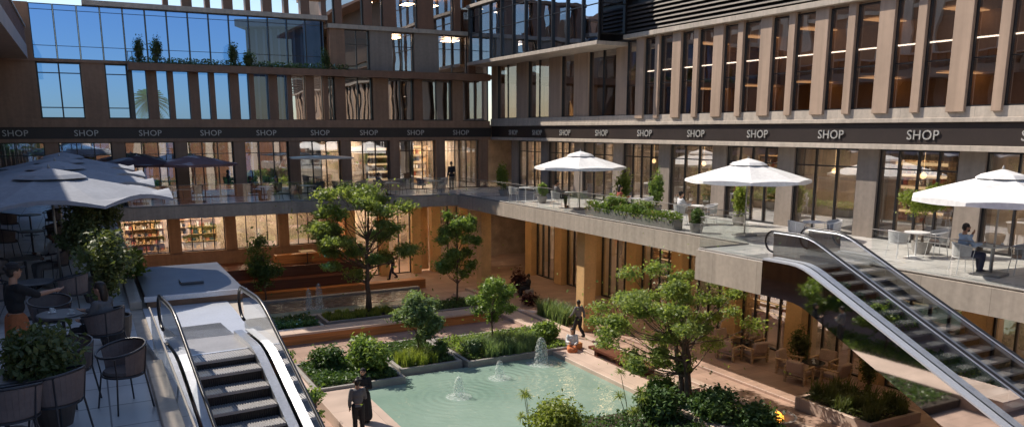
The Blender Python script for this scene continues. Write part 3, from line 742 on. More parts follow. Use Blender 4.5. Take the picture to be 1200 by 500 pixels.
off(bx(bb, 'office_floor', 'int_floor', 12.9, 24, 47.602, 51.5, 12.5, 12.76))
off(bx(bb, 'office_floor', 'int_floor', 12.9, 24, 47.602, 51.5, 15.0, 15.26))
for (x, w, z) in ((17.3, .7, 14.86), (21.0, .9, 14.86), (18.3, .6, 16.9), (15.9, .3, 16.8), (20.2, .3, 16.9)):
    off(MB().box(x, x+w, 48.3, 49.3, z, z+.04).build('ceiling_lamp', M['warm_light'], bb))
# planted balcony hung on the upper frames
bal = off(bx(bb, 'balcony_trough', 'fin', 2.4, 23.0, 46.05, 46.86, 12.30, 12.66))
for x in (2.42, 2.62, 2.82): off(MB().box(x, x+.03, 46.1, 46.14, 12.66, 13.2).build('baluster', M['frame'], bb))
off(MB().tube([(2.4, 46.12, 13.2), (3.0, 46.12, 13.2)], .02, 6).build('balcony_rail', M['frame'], bb))
# ground storey
for x in (-1, 1.5, 4, 6.5, 9, 11.5, 14): off(MB().lathe([(0, -.03), (.36, -.03), (.38, 0), (0, 0)], 20, (x, 44.9, 4.95)).build('fill_downlight', M['fill_light'], bb))  # added fill, brightens the court under the rear terrace
off(bx(bb, 'plinth', 'darkwood', X0b, 14.0, 45.2, 50.0, 0, 1.7))
off(bx(bb, 'timber_steps', 'darkwood', 2.0, 13.6, 44.4, 45.198, 0, 1.1))
off(bx(bb, 'timber_steps', 'corten', 2.0, 17.4, 43.7, 44.398, 0, .55))
off(bx(bb, 'sill_wall', 'wall_brown', X0b, 13.9, 47.9, 48.4, 1.702, 2.5))
off(bx(bb, 'counter', 'corten', 9.2, 14.6, 46.2, 46.8, 1.7, 2.2))
gx = [-4.9+3.0*k for k in range(7)]
for x in gx: off(bx(bb, 'ground_column', 'wall_brown', x-.3, x+.3, 47.8, 48.398, 2.502, 4.976))
for i in range(len(gx)-1): off(window_y(bb, 48.2, gx[i]+.302, gx[i+1]-.302, 2.504, 4.974, 'glass_l1', 3, (), f=.04))
off(bx(bb, 'ground_room_wall', 'int_wall', X0b, 30, 53.0, 53.2, 0, 4.976))
for x in (14.4, 16.6, 18.8, 20.2, 22.2): off(bx(bb, 'ochre_column', 'gold', x-.3, x+.3, 48.6, 49.2, 0, 4.976, bevel=.01))
for a, c in ((14.7, 16.3), (16.9, 18.5), (20.5, 21.9)): off(window_y(bb, 49.1, a+.002, c-.002, .02, 4.97, 'glass_l1', 1, (3.2,), f=.05))
off(bx(bb, 'timber_wall', 'corten', 13.95, 14.1, 48.4, 53, 0, 4.97))
off(MB().box(19.12, 19.88, 49.3, 49.34, 0.1, 4.9).build('lit_panel', M['gold'], bb))
for x in (-2, 1, 4, 7, 10, 15.5, 17.6, 21): off(MB().box(x, x+1.2, 49.4, 52.4, 4.93, 4.96).build('ceiling_lamp', M['warm_light'], bb))
off(bx(bb, 'soffit', 'ceiling', X0b, 19, 42.5, 47.8, 4.955, 4.978))

# ---- left wing
lb = empty('left_building', (-5, 20, 0), 0, 'brown left wing with ribbed overhanging storey that shades the terrace', 'building')
off(bx(lb, 'wall', 'wall_brown', -10, -4.4, -8, 46.0, 0, 12.7))
off(bx(lb, 'overhang', 'clad', -10, -1.95, 30, 46.2, 12.66, 13.3))
off(bx(lb, 'upper_wall', 'fin', -10, -2.05, 30.1, 46.1, 13.302, 14.1))
y = 30.2
while y < 46.: off(bx(lb, 'rib', 'fin', -2.048, -1.96, y, y+.14, 13.302, 14.1)); y += .6
off(bx(lb, 'upper_wall', 'clad', -10, -4.7, -8, 29.99, 12.702, 16.2)); off(bx(lb, 'roof_edge', 'stone_trim', -10, -4.62, -8, 29.99, 16.202, 16.35)); off(bx(lb, 'roof_edge', 'stone_trim', -10, -1.9, 30, 46.2, 14.102, 14.2))
for k in range(12):
    y = 1.6+3.7*k
    off(bx(lb, 'column', 'clad', -4.398, -4.1, y-.4, y+.4, 5.602, 12.698))
    off(window_x_rev := MB().box(-4.398, -4.36, y+.45, y+3.2, 5.9, 8.6).build('window', M['frame'], lb))
    g = MB().face([(-4.355, y+.5, 5.95), (-4.355, y+3.15, 5.95), (-4.355, y+3.15, 8.55), (-4.355, y+.5, 8.55)]).build('glass', M['glass_mirror'], window_x_rev)
off(bx(lb, 'terrace_slab', 'slab_face', -4.398, .8, -3, 42.396, 4.98, 5.57))
off(bx(lb, 'terrace_floor', 'deck_tile_left', -4.398, .56, -3, 42.49, 5.574, 5.6))
off(bx(lb, 'terrace_curb', 'stone_trim', .56, .8, -3, 13.3, 5.572, 5.74, bevel=.01))
off(bx(lb, 'terrace_curb', 'stone_trim', .56, .8, 18.2, 42.39, 5.572, 5.74, bevel=.01))
off(bx(lb, 'pier', 'wall_brown', .0, .5, 21, 21.6, 0, 4.978)); off(bx(lb, 'pier', 'wall_brown', .0, .5, 34, 34.6, 0, 4.978))
off(bx(lb, 'landing_slab', 'slab_face', .802, 2.95, 14.9, 22.6, 5.0, 5.57))
off(bx(lb, 'landing_floor', 'white_panel', .802, 2.5, 14.95, 18.1, 5.572, 5.6))

off(bx(lb, 'tower', 'wall_brown', -22, -12.3, -8, 92, 0, 23))
for k in range(38): off(bx(lb, 'tower_pilaster', 'stone_trim', -12.298, -12., -6+2.6*k, -5.3+2.6*k, 5, 22.9))
for z in (9.6, 14.2, 18.8): off(bx(lb, 'tower_band', 'stone_trim', -12.298, -12.1, -8, 92, z, z+.35))
# ---- opposite wing, behind the viewer: seen only in the glass
ob = empty('opposite_building', (10, -22, 0), 0, 'pale ribbed building across the court mirrored in the wavy glass', 'building')
off(bx(ob, 'wall', 'fin', -20, 60, -28, -24, 0, 10.2))
for i in range(26):
    x = -18+3*i; off(bx(ob, 'column', 'stone_trim', x, x+.9, -23.998, -23.4, 0, 10.2))
off(bx(ob, 'roof_edge', 'stone_trim', -20, 60, -28, -23.2, 10.202, 10.7))

# ---- garden beyond the open frames
MB().box(-60, 70, 54.01, 130, 0, 5.45).build('garden_terrace', M['paving'])['kind'] = 'structure'
def backblock(name, label, x0, x1, y0, y1, z0, z1, m, rot=0.):
    e = empty(name, ((x0+x1)/2, (y0+y1)/2, z0), rot, label, 'building'); X, Y, Z = (x1-x0)/2, (y1-y0)/2, z1-z0
    bx(e, 'wall', m, -X, X, -Y, Y, 0, Z)
    n = int(X*2/.55)
    for i in range(n):
        x = -X+(i+.3)*.55
        if n < 60: bx(e, 'rib', 'stone_trim', x, x+.16, -Y-.12, -Y-.002, .2, Z-.1)
    bx(e, 'cornice', 'stone_trim', -X-.5, X+.5, -Y-.8, Y+.5, Z+.002, Z+.5)
    return e
backblock('ribbed_building', 'pale ribbed building with a jutting cornice beyond the open blue frames', 12.6, 30, 58, 68, 5.45, 16.6, 'col_taupe', R(-28))

# ------------------------------------------------------------------ SHOP signs
cu = bpy.data.curves.new('shop_letters', 'FONT'); cu.body = 'SHOP'; cu.size = .43; cu.extrude = .02; cu.align_x = 'CENTER'; cu.space_character = 1.06; cu.resolution_u = 3
tmp = bpy.data.objects.new('tmp_text', cu); C.objects.link(tmp); bpy.context.view_layer.update()
tm = bpy.data.meshes.new_from_object(tmp.evaluated_get(bpy.context.evaluated_depsgraph_get())); bpy.data.objects.remove(tmp)
tm.materials.clear(); tm.materials.append(M['letters'])
def sign(loc, rot, label, group):
    o = bpy.data.objects.new('shop_sign', tm); C.objects.link(o); o.location = loc; o.rotation_euler = rot; return tag(o, label, 'sign', group)
ordn = ['first', 'second', 'third', 'fourth', 'fifth', 'sixth', 'seventh', 'eighth', 'ninth', 'tenth', 'eleventh', 'twelfth']
for k, x in enumerate([-2.9, .22, 3.23, 6.28, 9.25, 12.31, 15.26, 18.26, 21.33]):
    sign((x, 46.97, 8.98), (R(90), 0, 0), 'grey SHOP letters on the rear fascia, %s sign from its left end' % ordn[k], 'SHOP signs on the rear fascia')
for k, y in enumerate([43.94, 40.98, 37.9, 34.35, 30.76, 27.15, 23.54, 20.01, 16.45, 12.85]):
    sign((23.47, y, 8.99), (R(90), 0, R(-90)), 'grey SHOP letters on the right fascia, %s sign from the inner corner' % ordn[k], 'SHOP signs on the right fascia')

# ------------------------------------------------------------------ glass balustrades
def rail(pts, label, h=1.0, z=5.6):
    e = empty('glass_balustrade', (pts[0][0], pts[0][1], z), 0, label, 'balustrade', 'glass balustrades of the terraces')
    gp = []
    for (a, c) in zip(pts, pts[1:]):
        A = Vector((a[0]-pts[0][0], a[1]-pts[0][1], 0)); B = Vector((c[0]-pts[0][0], c[1]-pts[0][1], 0)); Ln = (B-A).length; n = max(1, round(Ln/2.4))
        for i in range(n):
            p = A.lerp(B, (i+.008)/n); q = A.lerp(B, (i+.992)/n)
            MB().face([p+Vector((0, 0, .02)), q+Vector((0, 0, .02)), q+Vector((0, 0, h)), p+Vector((0, 0, h))]).build('pane', M['glass_rail'], e)
    MB().tube([Vector((p[0]-pts[0][0], p[1]-pts[0][1], h+.01)) for p in pts], .012, 6).build('top_rail', M['rail_metal'], e)
    MB().tube([Vector((p[0]-pts[0][0], p[1]-pts[0][1], .025)) for p in pts], .025, 4).build('base_channel', M['rail_metal'], e)
    return e
rail([(19.08, 42.3), (19.08, 19.3)], 'clear glass balustrade along the far right terrace edge up to the escalator landing')
rail([(19.08, 14.6), (19.08, -2)], 'clear glass balustrade beside the seated bearded man on the right terrace')
rail([(19.06, 19.22), (16.96, 19.22), (16.96, 16.3)], 'clear glass balustrade round the right escalator landing')
rail([(.9, 42.46), (19.0, 42.46)], 'clear glass balustrade along the rear terrace edge')
rail([(.68, 42.3), (.68, 18.3)], 'clear glass balustrade along the far part of the left terrace')
rail([(.68, 13.2), (.68, -2)], 'clear glass balustrade along the near part of the left terrace')
e = empty('service_box', (1.9, 20.3, 5.6), 0, 'low dark topped service hatch behind the left escalator landing', 'service box')
MB().box(-1.0, 1.0, -2.1, 2.1, -.02, .16).build('side_wall', M['wall_brown'], e)
MB().box(-1.02, 1.02, -2.12, 2.12, .162, .20).build('top_panel', M['table_top'], e, bevel=.01)
MB().box(-1.05, 1.05, -2.17, -2.122, .12, .23).build('edge_trim', M['white_panel'], e)
MB().box(-.2, .3, -.9, -.4, .202, .26).build('hatch', M['table_top'], e, bevel=.01)

# ------------------------------------------------------------------ escalators
SL = .455; FL = 1.35; RUN = 5.45/SL; W = 1.38
def zline(y):                                        # y measured downhill from the top end
    return 0. if y < FL else (-(y-FL)*SL if y < FL+RUN else -RUN*SL)
def esc_curve(dz, a=0., b=None, n=26):
    b = FL+RUN+1.3 if b is None else b; P = []
    for i in range(n+1):
        y = a+(b-a)*i/n
        z = sum(zline(y+d) for d in (-.3, -.15, 0, .15, .3))/5+dz; P.append((y, z))
    return P
def ribbon(x0, x1, lo, hi, n=60, a=0., b=None):
    """solid strip that follows the escalator between two heights over the step line"""
    m = MB(); A = esc_curve(lo, a, b, n); B = esc_curve(hi, a, b, n)
    for i in range(n):
        (ya, za), (yb, zb) = A[i], A[i+1]; (_, zc), (_, zd) = B[i], B[i+1]
        m.face([(x0, -ya, za), (x0, -yb, zb), (x0, -yb, zd), (x0, -ya, zc)]); m.face([(x1, -ya, za), (x1, -ya, zc), (x1, -yb, zd), (x1, -yb, zb)])
        m.face([(x0, -ya, zc), (x0, -yb, zd), (x1, -yb, zd), (x1, -ya, zc)]); m.face([(x0, -ya, za), (x1, -ya, za), (x1, -yb, zb), (x0, -yb, zb)])
    for (P, Q) in ((A[0], B[0]), (A[-1], B[-1])): m.face([(x0, -P[0], P[1]), (x1, -P[0], P[1]), (x1, -Q[0], Q[1]), (x0, -Q[0], Q[1])])
    return m
def make_escalator(label):
    e = empty('escalator', (0, 0, 0), 0, label, 'escalator', 'escalators between plaza and terraces')
    for s, x in ((-1, 0.), (1, W)):
        # outer cladding and deck, glass panel, handrail with its rounded newel
        xo = x+s*.28; a, b = sorted((x+s*.03, xo))
        ribbon(a, b, .08, .13).build('deck_strip', M['white_panel'], e, smooth=False)
        a, b = sorted((xo-s*.03, xo)); ribbon(a, b, -.92, .078).build('outer_cladding', M['mirror_clad'], e)
        a, b = sorted((x-s*.18, x-s*.03)); ribbon(a, b, -.1, .10).build('skirt', M['steel'], e)
        P = esc_curve(.1, .1, FL+RUN+1.15, 60); Q = esc_curve(.87, .1, FL+RUN+1.15, 60); g = MB()
        for i in range(60): g.face([(x, -P[i][0], P[i][1]), (x, -P[i+1][0], P[i+1][1]), (x, -Q[i+1][0], Q[i+1][1]), (x, -Q[i][0], Q[i][1])])
        gl = g.build('glass_panel', M['glass_esc'], e)
        H = esc_curve(.90, .1, FL+RUN+1.15, 70)
        def newel(y, z, d): return [(x, -(y+d*.30*math.sin(t)), z-.30+.30*math.cos(t)) for t in [math.pi*j/9 for j in range(1, 10)]]
        pts = newel(*H[0], -1)[::-1]+[(x, -p[0], p[1]) for p in H]+newel(*H[-1], 1)
        MB().tube(pts, .029, 8).build('handrail', M['rubber'], e, smooth=True)
        pts2 = [(x, -p[0], p[1]-.05) for p in H]; MB().tube(pts2, .02, 6).build('rail_channel', M['steel'], gl)
    ribbon(-.2, W+.2, -.91, -.86).build('truss', M['riser'], e)
    MB().box(.15, W-.15, -.95, 1.2, -.02, .0).build('landing_plate', M['tread'], e)
    MB().box(.15, W-.15, -1.02, -.951, -.03, .012).build('comb_plate', M['white_panel'], e)
    yb = FL+RUN; zb = -RUN*SL
    MB().box(.15, W-.15, -(yb+1.5), -(yb+.35), zb-.02, zb).build('landing_plate', M['tread'], e)
    st = None; y = 1.03; d = .405
    while y < yb+.3:
        z = zline(y+d*.5)
        if st is None:
            m = MB(); m.box(0, W-.38, -d, 0, -.045, 0, M['tread'])
            for i in range(24):
                x = .01+i*(W-.4)/24; m.box(x, x+.02, -d+.01, -.005, .0005, .009, M['tread'])
            for i in range(30):
                x = .01+i*(W-.4)/30; m.box(x, x+.018, -d-.002, -d+.02, -.26, -.046, M['riser'])
            m.box(0, W-.38, -d+.021, -d+.04, -.26, -.046, M['riser'])
            st = m.build('step', None, e); st.location = (.19, -y, z)
        else:
            c = st.copy(); C.objects.link(c); c.parent = e; c.location = (.19, -y, z)
        y += d+.003
    return e
esc = make_escalator('pale sided escalator running down beside the left terrace toward the viewer')
esc.location = (.93, 14.75, 5.6); esc.rotation_euler = (0, 0, R(4.5))
esc2 = copy_tree(esc, (17.02, 16.3, 5.6), 0, 'glass sided escalator running down from the boxed landing of the right terrace')

# ------------------------------------------------------------------ umbrellas
def make_umbrella(label, loc, rad, h, rise, fab, sides=8, vent=True, droop=.16, rz=0., group=None, pole='pole', scallop=.10):
    e = empty('umbrella', loc, rz, label, 'umbrella', group)
    # canopy: gores that sag a little between the ribs, with a hanging valance
    m = MB(); nr, ns = 6, sides*6; ring = []
    for i in range(nr+1):
        t = .12+.88*i/nr; row = []
        for j in range(ns):
            a = 2*math.pi*j/ns; ph = (j % 6)/6; sag = math.sin(math.pi*ph); rr = rad*t
            k = 1-(1-math.cos(math.pi/sides))*math.sin(math.pi*ph)**.9
            z = h-rise*t**1.12+.0-(.07*sag*t*(1-t)*4*.4)-.05*sag*t*t*0
            if i == nr: z += scallop*.35*sag
            row.append((rr*k*math.cos(a), rr*k*math.sin(a), z))
        ring.append(row)
    for i in range(nr):
        for j in range(ns):
            k = (j+1) % ns; m.face([ring[i][j], ring[i+1][j], ring[i+1][k], ring[i][k]])
    for j in range(ns):                               # valance
        k = (j+1) % ns; a, b = ring[nr][j], ring[nr][k]
        def dn(p, q): s = math.sin(math.pi*((q % 6)/6)); return (p[0]*1.005, p[1]*1.005, p[2]-droop*(.55+.45*s))
        m.face([a, dn(a, j), dn(b, k), b])
    o = m.build('canopy', M[fab], e, smooth=False)
    sd = o.modifiers.new('thick', 'SOLIDIFY'); sd.thickness = .008; sd.offset = -1
    if vent:
        v = MB(); v.lathe([(.30*rad, h-rise*.23+.02), (.24*rad, h-rise*.17+.07), (.04, h+.10)], sides, m=None); vo = v.build('vent_cap', M[fab], e)
        MB().lathe([(.028, h+.09), (.035, h+.13), (.012, h+.19), (0, h+.2)], 8).build('finial', M[pole], e)
    MB().tube([(0, 0, 0.08), (0, 0, h+.05)], .028, 10).build('pole', M[pole], e, smooth=True)
    MB().box(-.32, .32, -.32, .32, 0.0, .07).build('base', M['planter_grey'], e, bevel=.01)
    for j in range(sides):
        a = 2*math.pi*j/sides; ca, sa = math.cos(a), math.sin(a)
        MB().tube([(.04*ca, .04*sa, h-.03), (rad*.98*ca, rad*.98*sa, h-rise-.03)], .011, 5).build('rib', M[pole], e)
        MB().tube([(.04*ca, .04*sa, h-rise*1.15), (rad*.5*ca, rad*.5*sa, h-rise*.5-.04)], .009, 5).build('strut', M[pole], e)
    return e
gR = 'white umbrellas of the right terrace'
u = make_umbrella('white vented umbrella farthest along the right terrace, over a seated diner', (20.5, 31.7, ZR), 2.15, 2.62, .62, 'white_fabric', group=gR, rz=R(10))
copy_tree(u, (20.5, 20.9, ZR), R(4), 'white vented umbrella above the boxed escalator landing, middle one of three')
copy_tree(u, (20.5, 12.05, ZR), R(12), 'large white vented umbrella nearest on the right, over the bearded man')
gL = 'grey umbrellas of the left terrace'
u = make_umbrella('nearest grey blue umbrella of the overlapping row on the left terrace', (-.75, 21.6, ZR), 2.75, 2.72, .62, 'grey_fabric', sides=8, vent=True, group=gL, rz=R(22.5), scallop=.5, droop=.1)
copy_tree(u, (-.75, 26.6, ZR), R(20), 'second grey blue umbrella of the overlapping left row')
copy_tree(u, (-.75, 31.6, ZR), R(25), 'third grey blue umbrella of the overlapping left row')
copy_tree(u, (-.75, 36.8, ZR), R(20), 'farthest grey blue umbrella of the overlapping left row')
make_umbrella('dark maroon umbrella at the left end of the rear terrace', (2.35, 44.6, ZR), 2.1, 2.45, .45, 'maroon_fabric', vent=False, rz=R(10), droop=.14)
make_umbrella('mauve umbrella next to the maroon one on the rear terrace', (5.0, 44.3, ZR), 2.15, 2.42, .45, 'mauve_fabric', vent=False, rz=R(30), droop=.14)
make_umbrella('flat square cream umbrella on the rear terrace', (11.6, 44.3, ZR), 2.3, 2.32, .12, 'beige_fabric', sides=4, vent=False, rz=R(35), droop=.05, scallop=0)
make_umbrella('white umbrella in the garden seen through the rear shop glass, left one', (-.3, 70, 5.45), 2.4, 2.9, .6, 'white_fabric', rz=.2)
make_umbrella('white umbrella in the garden seen through the rear shop glass, right one', (14.3, 70.5, 5.45), 2.4, 2.9, .6, 'white_fabric', rz=.3)

# ------------------------------------------------------------------ furniture
def make_tub_chair(label, mt='dark_metal', seat='dark_cush', group=None):
    e = empty('tub_chair', (0, 0, 0), 0, label, 'chair', group)
    def oval(rx, ry, z, tilt=0., y0=0., n=22): return [(rx*math.cos(2*math.pi*i/n), y0+ry*math.sin(2*math.pi*i/n), z+tilt*math.sin(2*math.pi*i/n)) for i in range(n)]
    MB().tube(oval(.30, .27, .74, -.06), .014, 7, closed=True).build('arm_ring', M[mt], e, smooth=True)
    MB().tube(oval(.25, .23, .43, 0), .012, 7, closed=True).build('seat_ring', M[mt], e, smooth=True)
    # woven wrap-round back between the rings, at the rear half
    n = 20; m = MB(); A = []; B = []
    for i in range(n+1):
        t = math.pi*(1.0-.12)+(math.pi*(1.0+.24))*i/n
        A.append((.297*math.cos(t), .267*math.sin(t), .74-.06*math.sin(t)-.015)); B.append((.25*math.cos(t), .23*math.sin(t), .46))
    for i in range(n): m.face([A[i], A[i+1], B[i+1], B[i]])
    bo = m.build('woven_back', M['mesh_back'], e); s = bo.modifiers.new('t', 'SOLIDIFY'); s.thickness = .008
    MB().lathe([(.0, .0), (.235, .0), (.24, .025), (.22, .05), (0, .055)], 20, (0, 0, .435), sy=.92).build('seat', M[seat], e, smooth=False)
    for sx in (-1, 1):
        for sy in (-1, 1):
            MB().tube([(sx*.19, sy*.17, .43), (sx*.235, sy*.22, 0)], .011, 6).build('leg', M[mt], e)
            MB().tube([(sx*.19, sy*.17, .43), (sx*.22, sy*.195, .72-.045*sy)], .009, 6).build('upright', M[mt], e)
    return e
M['mesh_back'] = plain('taupe_woven_back', (.17, .135, .13), .8, bump=.5, bscale=120)
M['mesh_white'] = plain('pale_woven_back', (.5, .5, .5), .8, bump=.5, bscale=120)
def make_table(label, r=.38, h=.74, top='table_top', mt='dark_metal', square=False, group=None):
    e = empty('cafe_table', (0, 0, 0), 0, label, 'table', group)
    if square: MB().box(-r, r, -r, r, h-.03, h).build('table_top', M[top], e, bevel=.006)
    else: MB().lathe([(0, h-.03), (r-.01, h-.03), (r, h-.02), (r, h-.005), (r-.01, h), (0, h)], 28).build('table_top', M[top], e)
    MB().lathe([(.24, 0), (.24, .012), (.04, .03), (.028, .05), (.028, h-.06), (.08, h-.031)], 14).build('pedestal', M[mt], e, smooth=False)
    return e
def make_lounge(label, group=None):
    """low timber-framed armchair with thick cushions"""
    e = empty('lounge_armchair', (0, 0, 0), 0, label, 'armchair', group)
    for s in (-1, 1):
        for y in (-.32, .32): MB().box(s*.38-.04, s*.38+.04, y-.04, y+.04, 0, .56).build('leg', M['lightwood'], e, bevel=.005)
        MB().box(s*.38-.05, s*.38+.05, -.38, .38, .562, .61).build('arm_rest', M['lightwood'], e, bevel=.005)
    MB().box(-.34, .34, -.33, .33, .20, .27).build('seat_frame', M['lightwood'], e, bevel=.005)
    o = MB().box(-.33, .33, -.30, .34, .272, .44).build('seat_cushion', M['pink_cush'], e); b = o.modifiers.new('b', 'BEVEL'); b.width = .05; b.segments = 3
    o = MB().box(-.33, .33, -.09, .09, 0, .46, None, Matrix.Translation((0, -.27, .42)) @ Matrix.Rotation(R(14), 4, 'X')).build('back_cushion', M['pink_cush'], e); b = o.modifiers.new('b', 'BEVEL'); b.width = .06; b.segments = 3
    return e
# chair faces local +Y (the back of the ring sits at -Y)
tub0 = make_tub_chair('dark wire tub chair alone beside the left terrace curb, near the escalator')
tub0.scale = (1.12, 1.12, 1.12); tub0.location = (.2, 11.55, ZR); tub0.rotation_euler = (0, 0, R(115))
def look(cx, cy, x, y): return math.atan2(-(cx-x), cy-y)
gA = 'dark tub chairs of the left terrace'
tub0['group'] = gA
def tub(x, y, rz, label, proto=None, group=gA): return copy_tree(proto or tub0, (x, y, ZR), rz, label, group)
tab0 = make_table('round grey cafe table under the big dark bush at the near left', group='cafe tables of the left terrace'); tab0.location = (-1.15, 11.2, ZR)
def tabl(x, y, label, proto=None, rz=0., group='cafe tables of the left terrace', z=ZR): return copy_tree(proto or tab0, (x, y, z), rz, label, group)
tub(-.55, 10.65, look(-1.15, 11.2, -.55, 10.65), 'dark tub chair under the big bush, close to the bottom edge of the view')
tub(-1.0, 10.3, look(-1.15, 11.2, -1.0, 10.3), 'dark tub chair in the bottom left corner, its woven back toward the viewer')
tub(-.45, 12.1, look(-1.15, 11.2, -.45, 12.1), 'dark tub chair half hidden by the big bush, on its far side')
tabl(-.55, 14.75, 'round grey table between the standing waitress and the seated guest')
tub(.04, 14.13, look(-.6, 14.6, .04, 14.13), 'tub chair on which the dark haired guest sits by the curb')
tub(-.75, 15.5, look(-.55, 14.75, -.75, 15.5), 'empty tub chair at the far side of the waitress\' table')
tabl(-1.1, 18.2, 'grey table behind the waitress, no one at it')
tub(-1.75, 18., look(-1.1, 18.2, -1.75, 18.), 'tub chair left of the empty grey table behind the waitress')
tub(-.45, 17.9, look(-1.1, 18.2, -.45, 17.9), 'tub chair right of the empty grey table behind the waitress')
tabl(-1.45, 21.7, 'grey table in front of the man in a white shirt under the umbrellas')
tub(-.83, 22.02, look(-1.45, 21.7, -.83, 22.02), 'tub chair carrying the man in a white shirt under the umbrellas')
tub(-2.05, 21.4, look(-1.45, 21.7, -2.05, 21.4), 'tub chair facing the man in a white shirt')
tabl(-1.6, 27.6, 'grey table under the second umbrella of the left row')
tub(-2.2, 27.3, look(-1.6, 27.6, -2.2, 27.3), 'tub chair left of the table under the second umbrella')
tub(-1.0, 27.9, look(-1.6, 27.6, -1.0, 27.9), 'tub chair right of the table under the second umbrella')
tabl(-1.9, 33.0, 'grey table under the third umbrella of the left row')
tub(-2.5, 32.6, look(-1.9, 33, -2.5, 32.6), 'tub chair left of the table under the third umbrella')
tub(-1.2, 33.2, look(-1.9, 33, -1.2, 33.2), 'tub chair right of the table under the third umbrella')

# right terrace sets: pale chairs round pale tables
tubw = make_tub_chair('white framed chair of the seated bearded man', 'white_metal', 'pink_cush', 'white framed chairs of the right terrace')
tabw = make_table('white round table before the bearded man in a pale blue shirt', .36, .74, 'white_metal', 'white_metal', group='white tables of the right terrace')
for o in tubw.children:
    if o.name.startswith('woven_back'): o.data = o.data.copy(); o.data.materials[0] = M['mesh_white']
gw = 'white framed chairs of the right terrace'
tubw.location = (20.15, 12.64, ZR); tubw.rotation_euler = (0, 0, R(-122)); tabw.location = (20.72, 12.22, ZR)
sets = [((20.6, 32.8), 'below the farthest white umbrella', 'seated diner'), ((21.3, 28.6), 'by the second planter from the far end', 'curb'),
        ((21.4, 24.6), 'left of the middle white umbrella', 'leafy pot'), ((21.0, 18.3), 'just behind the escalator landing', 'escalator'),
        ((20.3, 36.6), 'near the far corner plants', 'corner'), ((21.6, 15.0), 'beside the small round tree', 'tree'), ((20.2, 9.3), 'at the near end of the right terrace', 'near end')]
for (x, y), wh, _ in sets:
    copy_tree(tabw, (x, y, ZR), .3, 'white round table '+wh, 'white tables of the right terrace')
    for (dx, dy, sd) in ((-.62, .15, 'court side'), (.55, -.3, 'shop side')):
        copy_tree(tubw, (x+dx, y+dy, ZR), look(x, y, x+dx, y+dy), 'white chair on %s of table %s' % (sd, wh), gw)
copy_tree(tubw, (21.25, 11.75, ZR), look(20.72, 12.22, 21.25, 11.75), 'white framed empty chair opposite the bearded man', gw)
# rear terrace sets
tabb = make_table('square cream table near the left end of the rear terrace', .42, .74, 'beige_fabric', 'dark_metal', True, 'square tables of the rear terrace')
tabb.location = (1.6, 43.9, ZR)
rear = [(4.3, 43.8, 'under the mauve umbrella'), (8.3, 43.7, 'beside the dark dressed pair'), (10.6, 43.6, 'left of the cream umbrella pole'), (13.0, 43.7, 'right of the cream umbrella pole'), (15.4, 43.8, 'behind the spreading tree top'), (18.2, 44.2, 'near the inner corner')]
for (x, y, wh) in rear: copy_tree(tabb, (x, y, ZR), 0, 'square cream table '+wh, 'square tables of the rear terrace')
for (x, y, wh) in [(1.6, 43.9, 'near the left end')]+rear:
    for s, sd in ((-1, 'left'), (1, 'right')):
        copy_tree(tub0, (x+s*.68, y+.1, ZR), look(x, y, x+s*.68, y+.1), 'dark chair %s of rear terrace table %s' % (sd, wh), 'dark chairs of the rear terrace')
# ground floor lounge under the right terrace
lou = make_lounge('timber lounge armchair at the front of the near black table, back to the court', 'timber lounge armchairs under the terrace')
lou.location = (22.75, 20.0, .1); lou.rotation_euler = (0, 0, R(-75))
lt = make_table('black round lounge table in the near seating group', .42, .62, 'black_top', group='black lounge tables under the terrace'); lt.location = (23.6, 20.1, .1)
for (x, y, cx, cy, wh) in [(23.3, 21.0, 23.6, 20.1, 'on the far side of the near black table'), (24.4, 20.3, 23.6, 20.1, 'next to the window at the near black table'), (23.7, 19.15, 23.6, 20.1, 'on the near side of the near black table'),
                          (22.6, 23.5, 23.4, 23.7, 'court side of the far black table'), (24.2, 23.9, 23.4, 23.7, 'window side of the far black table'), (23.4, 24.6, 23.4, 23.7, 'beyond the far black table'), (23.3, 22.8, 23.4, 23.7, 'nearer side of the far black table')]:
    copy_tree(lou, (x, y, .1), look(cx, cy, x, y), 'timber lounge armchair '+wh)
copy_tree(lt, (23.4, 23.7, .1), 0, 'black round lounge table in the far seating group')
tb = copy_tree(tabb, (10.9, 45.7, 1.7), 0, 'square pale table on the rear timber platform, left one', 'tables on the rear timber platform')
copy_tree(tabb, (12.5, 45.6, 1.7), 0, 'square pale table on the rear timber platform, right one', 'tables on the rear timber platform')

# shop shelving seen through the glass
def shelf(loc, rz, w, h, label, lit=True):
    e = empty('display_shelf', loc, rz, label, 'shelf', 'display shelves inside the shops')
    m = MB(); m.box(-w/2, w/2, 0, .04, 0, h); m.box(-w/2, -w/2+.04, -.4, 0, 0, h); m.box(w/2-.04, w/2, -.4, 0, 0, h)
    for i in range(6): m.box(-w/2+.04, w/2-.04, -.4, 0, .1+i*(h-.15)/5-.02, .1+i*(h-.15)/5+.01)
    m.build('frame', M['lightwood'], e)
    if lit:
        for i in range(1, 6): MB().box(-w/2+.06, w/2-.06, -.06, -.03, .1+i*(h-.15)/5-.16, .1+i*(h-.15)/5-.03).build('shelf_lamp', M['shelf_light'], e)
    g = MB()
    for i in range(5):
        x = -w/2+.08
        while x < w/2-.2:
            ww = random.uniform(.06, .2); g.box(x, x+ww, -.34, -.1, .115+i*(h-.15)/5, .115+i*(h-.15)/5+random.uniform(.12, .32), random.choice([M['cloth_tan'], M['cloth_red'], M['white_metal'], M['cloth_navy'], M['pink_cush'], M['gold']])); x += ww+random.uniform(.02, .1)
    o = g.build('goods', None, e); o['kind'] = 'stuff'
    return e
shelf((16.9, 50.6, 5.61), 0, 2.3, 2.6, 'lit amber display shelf in the rear shop left of the inner corner')
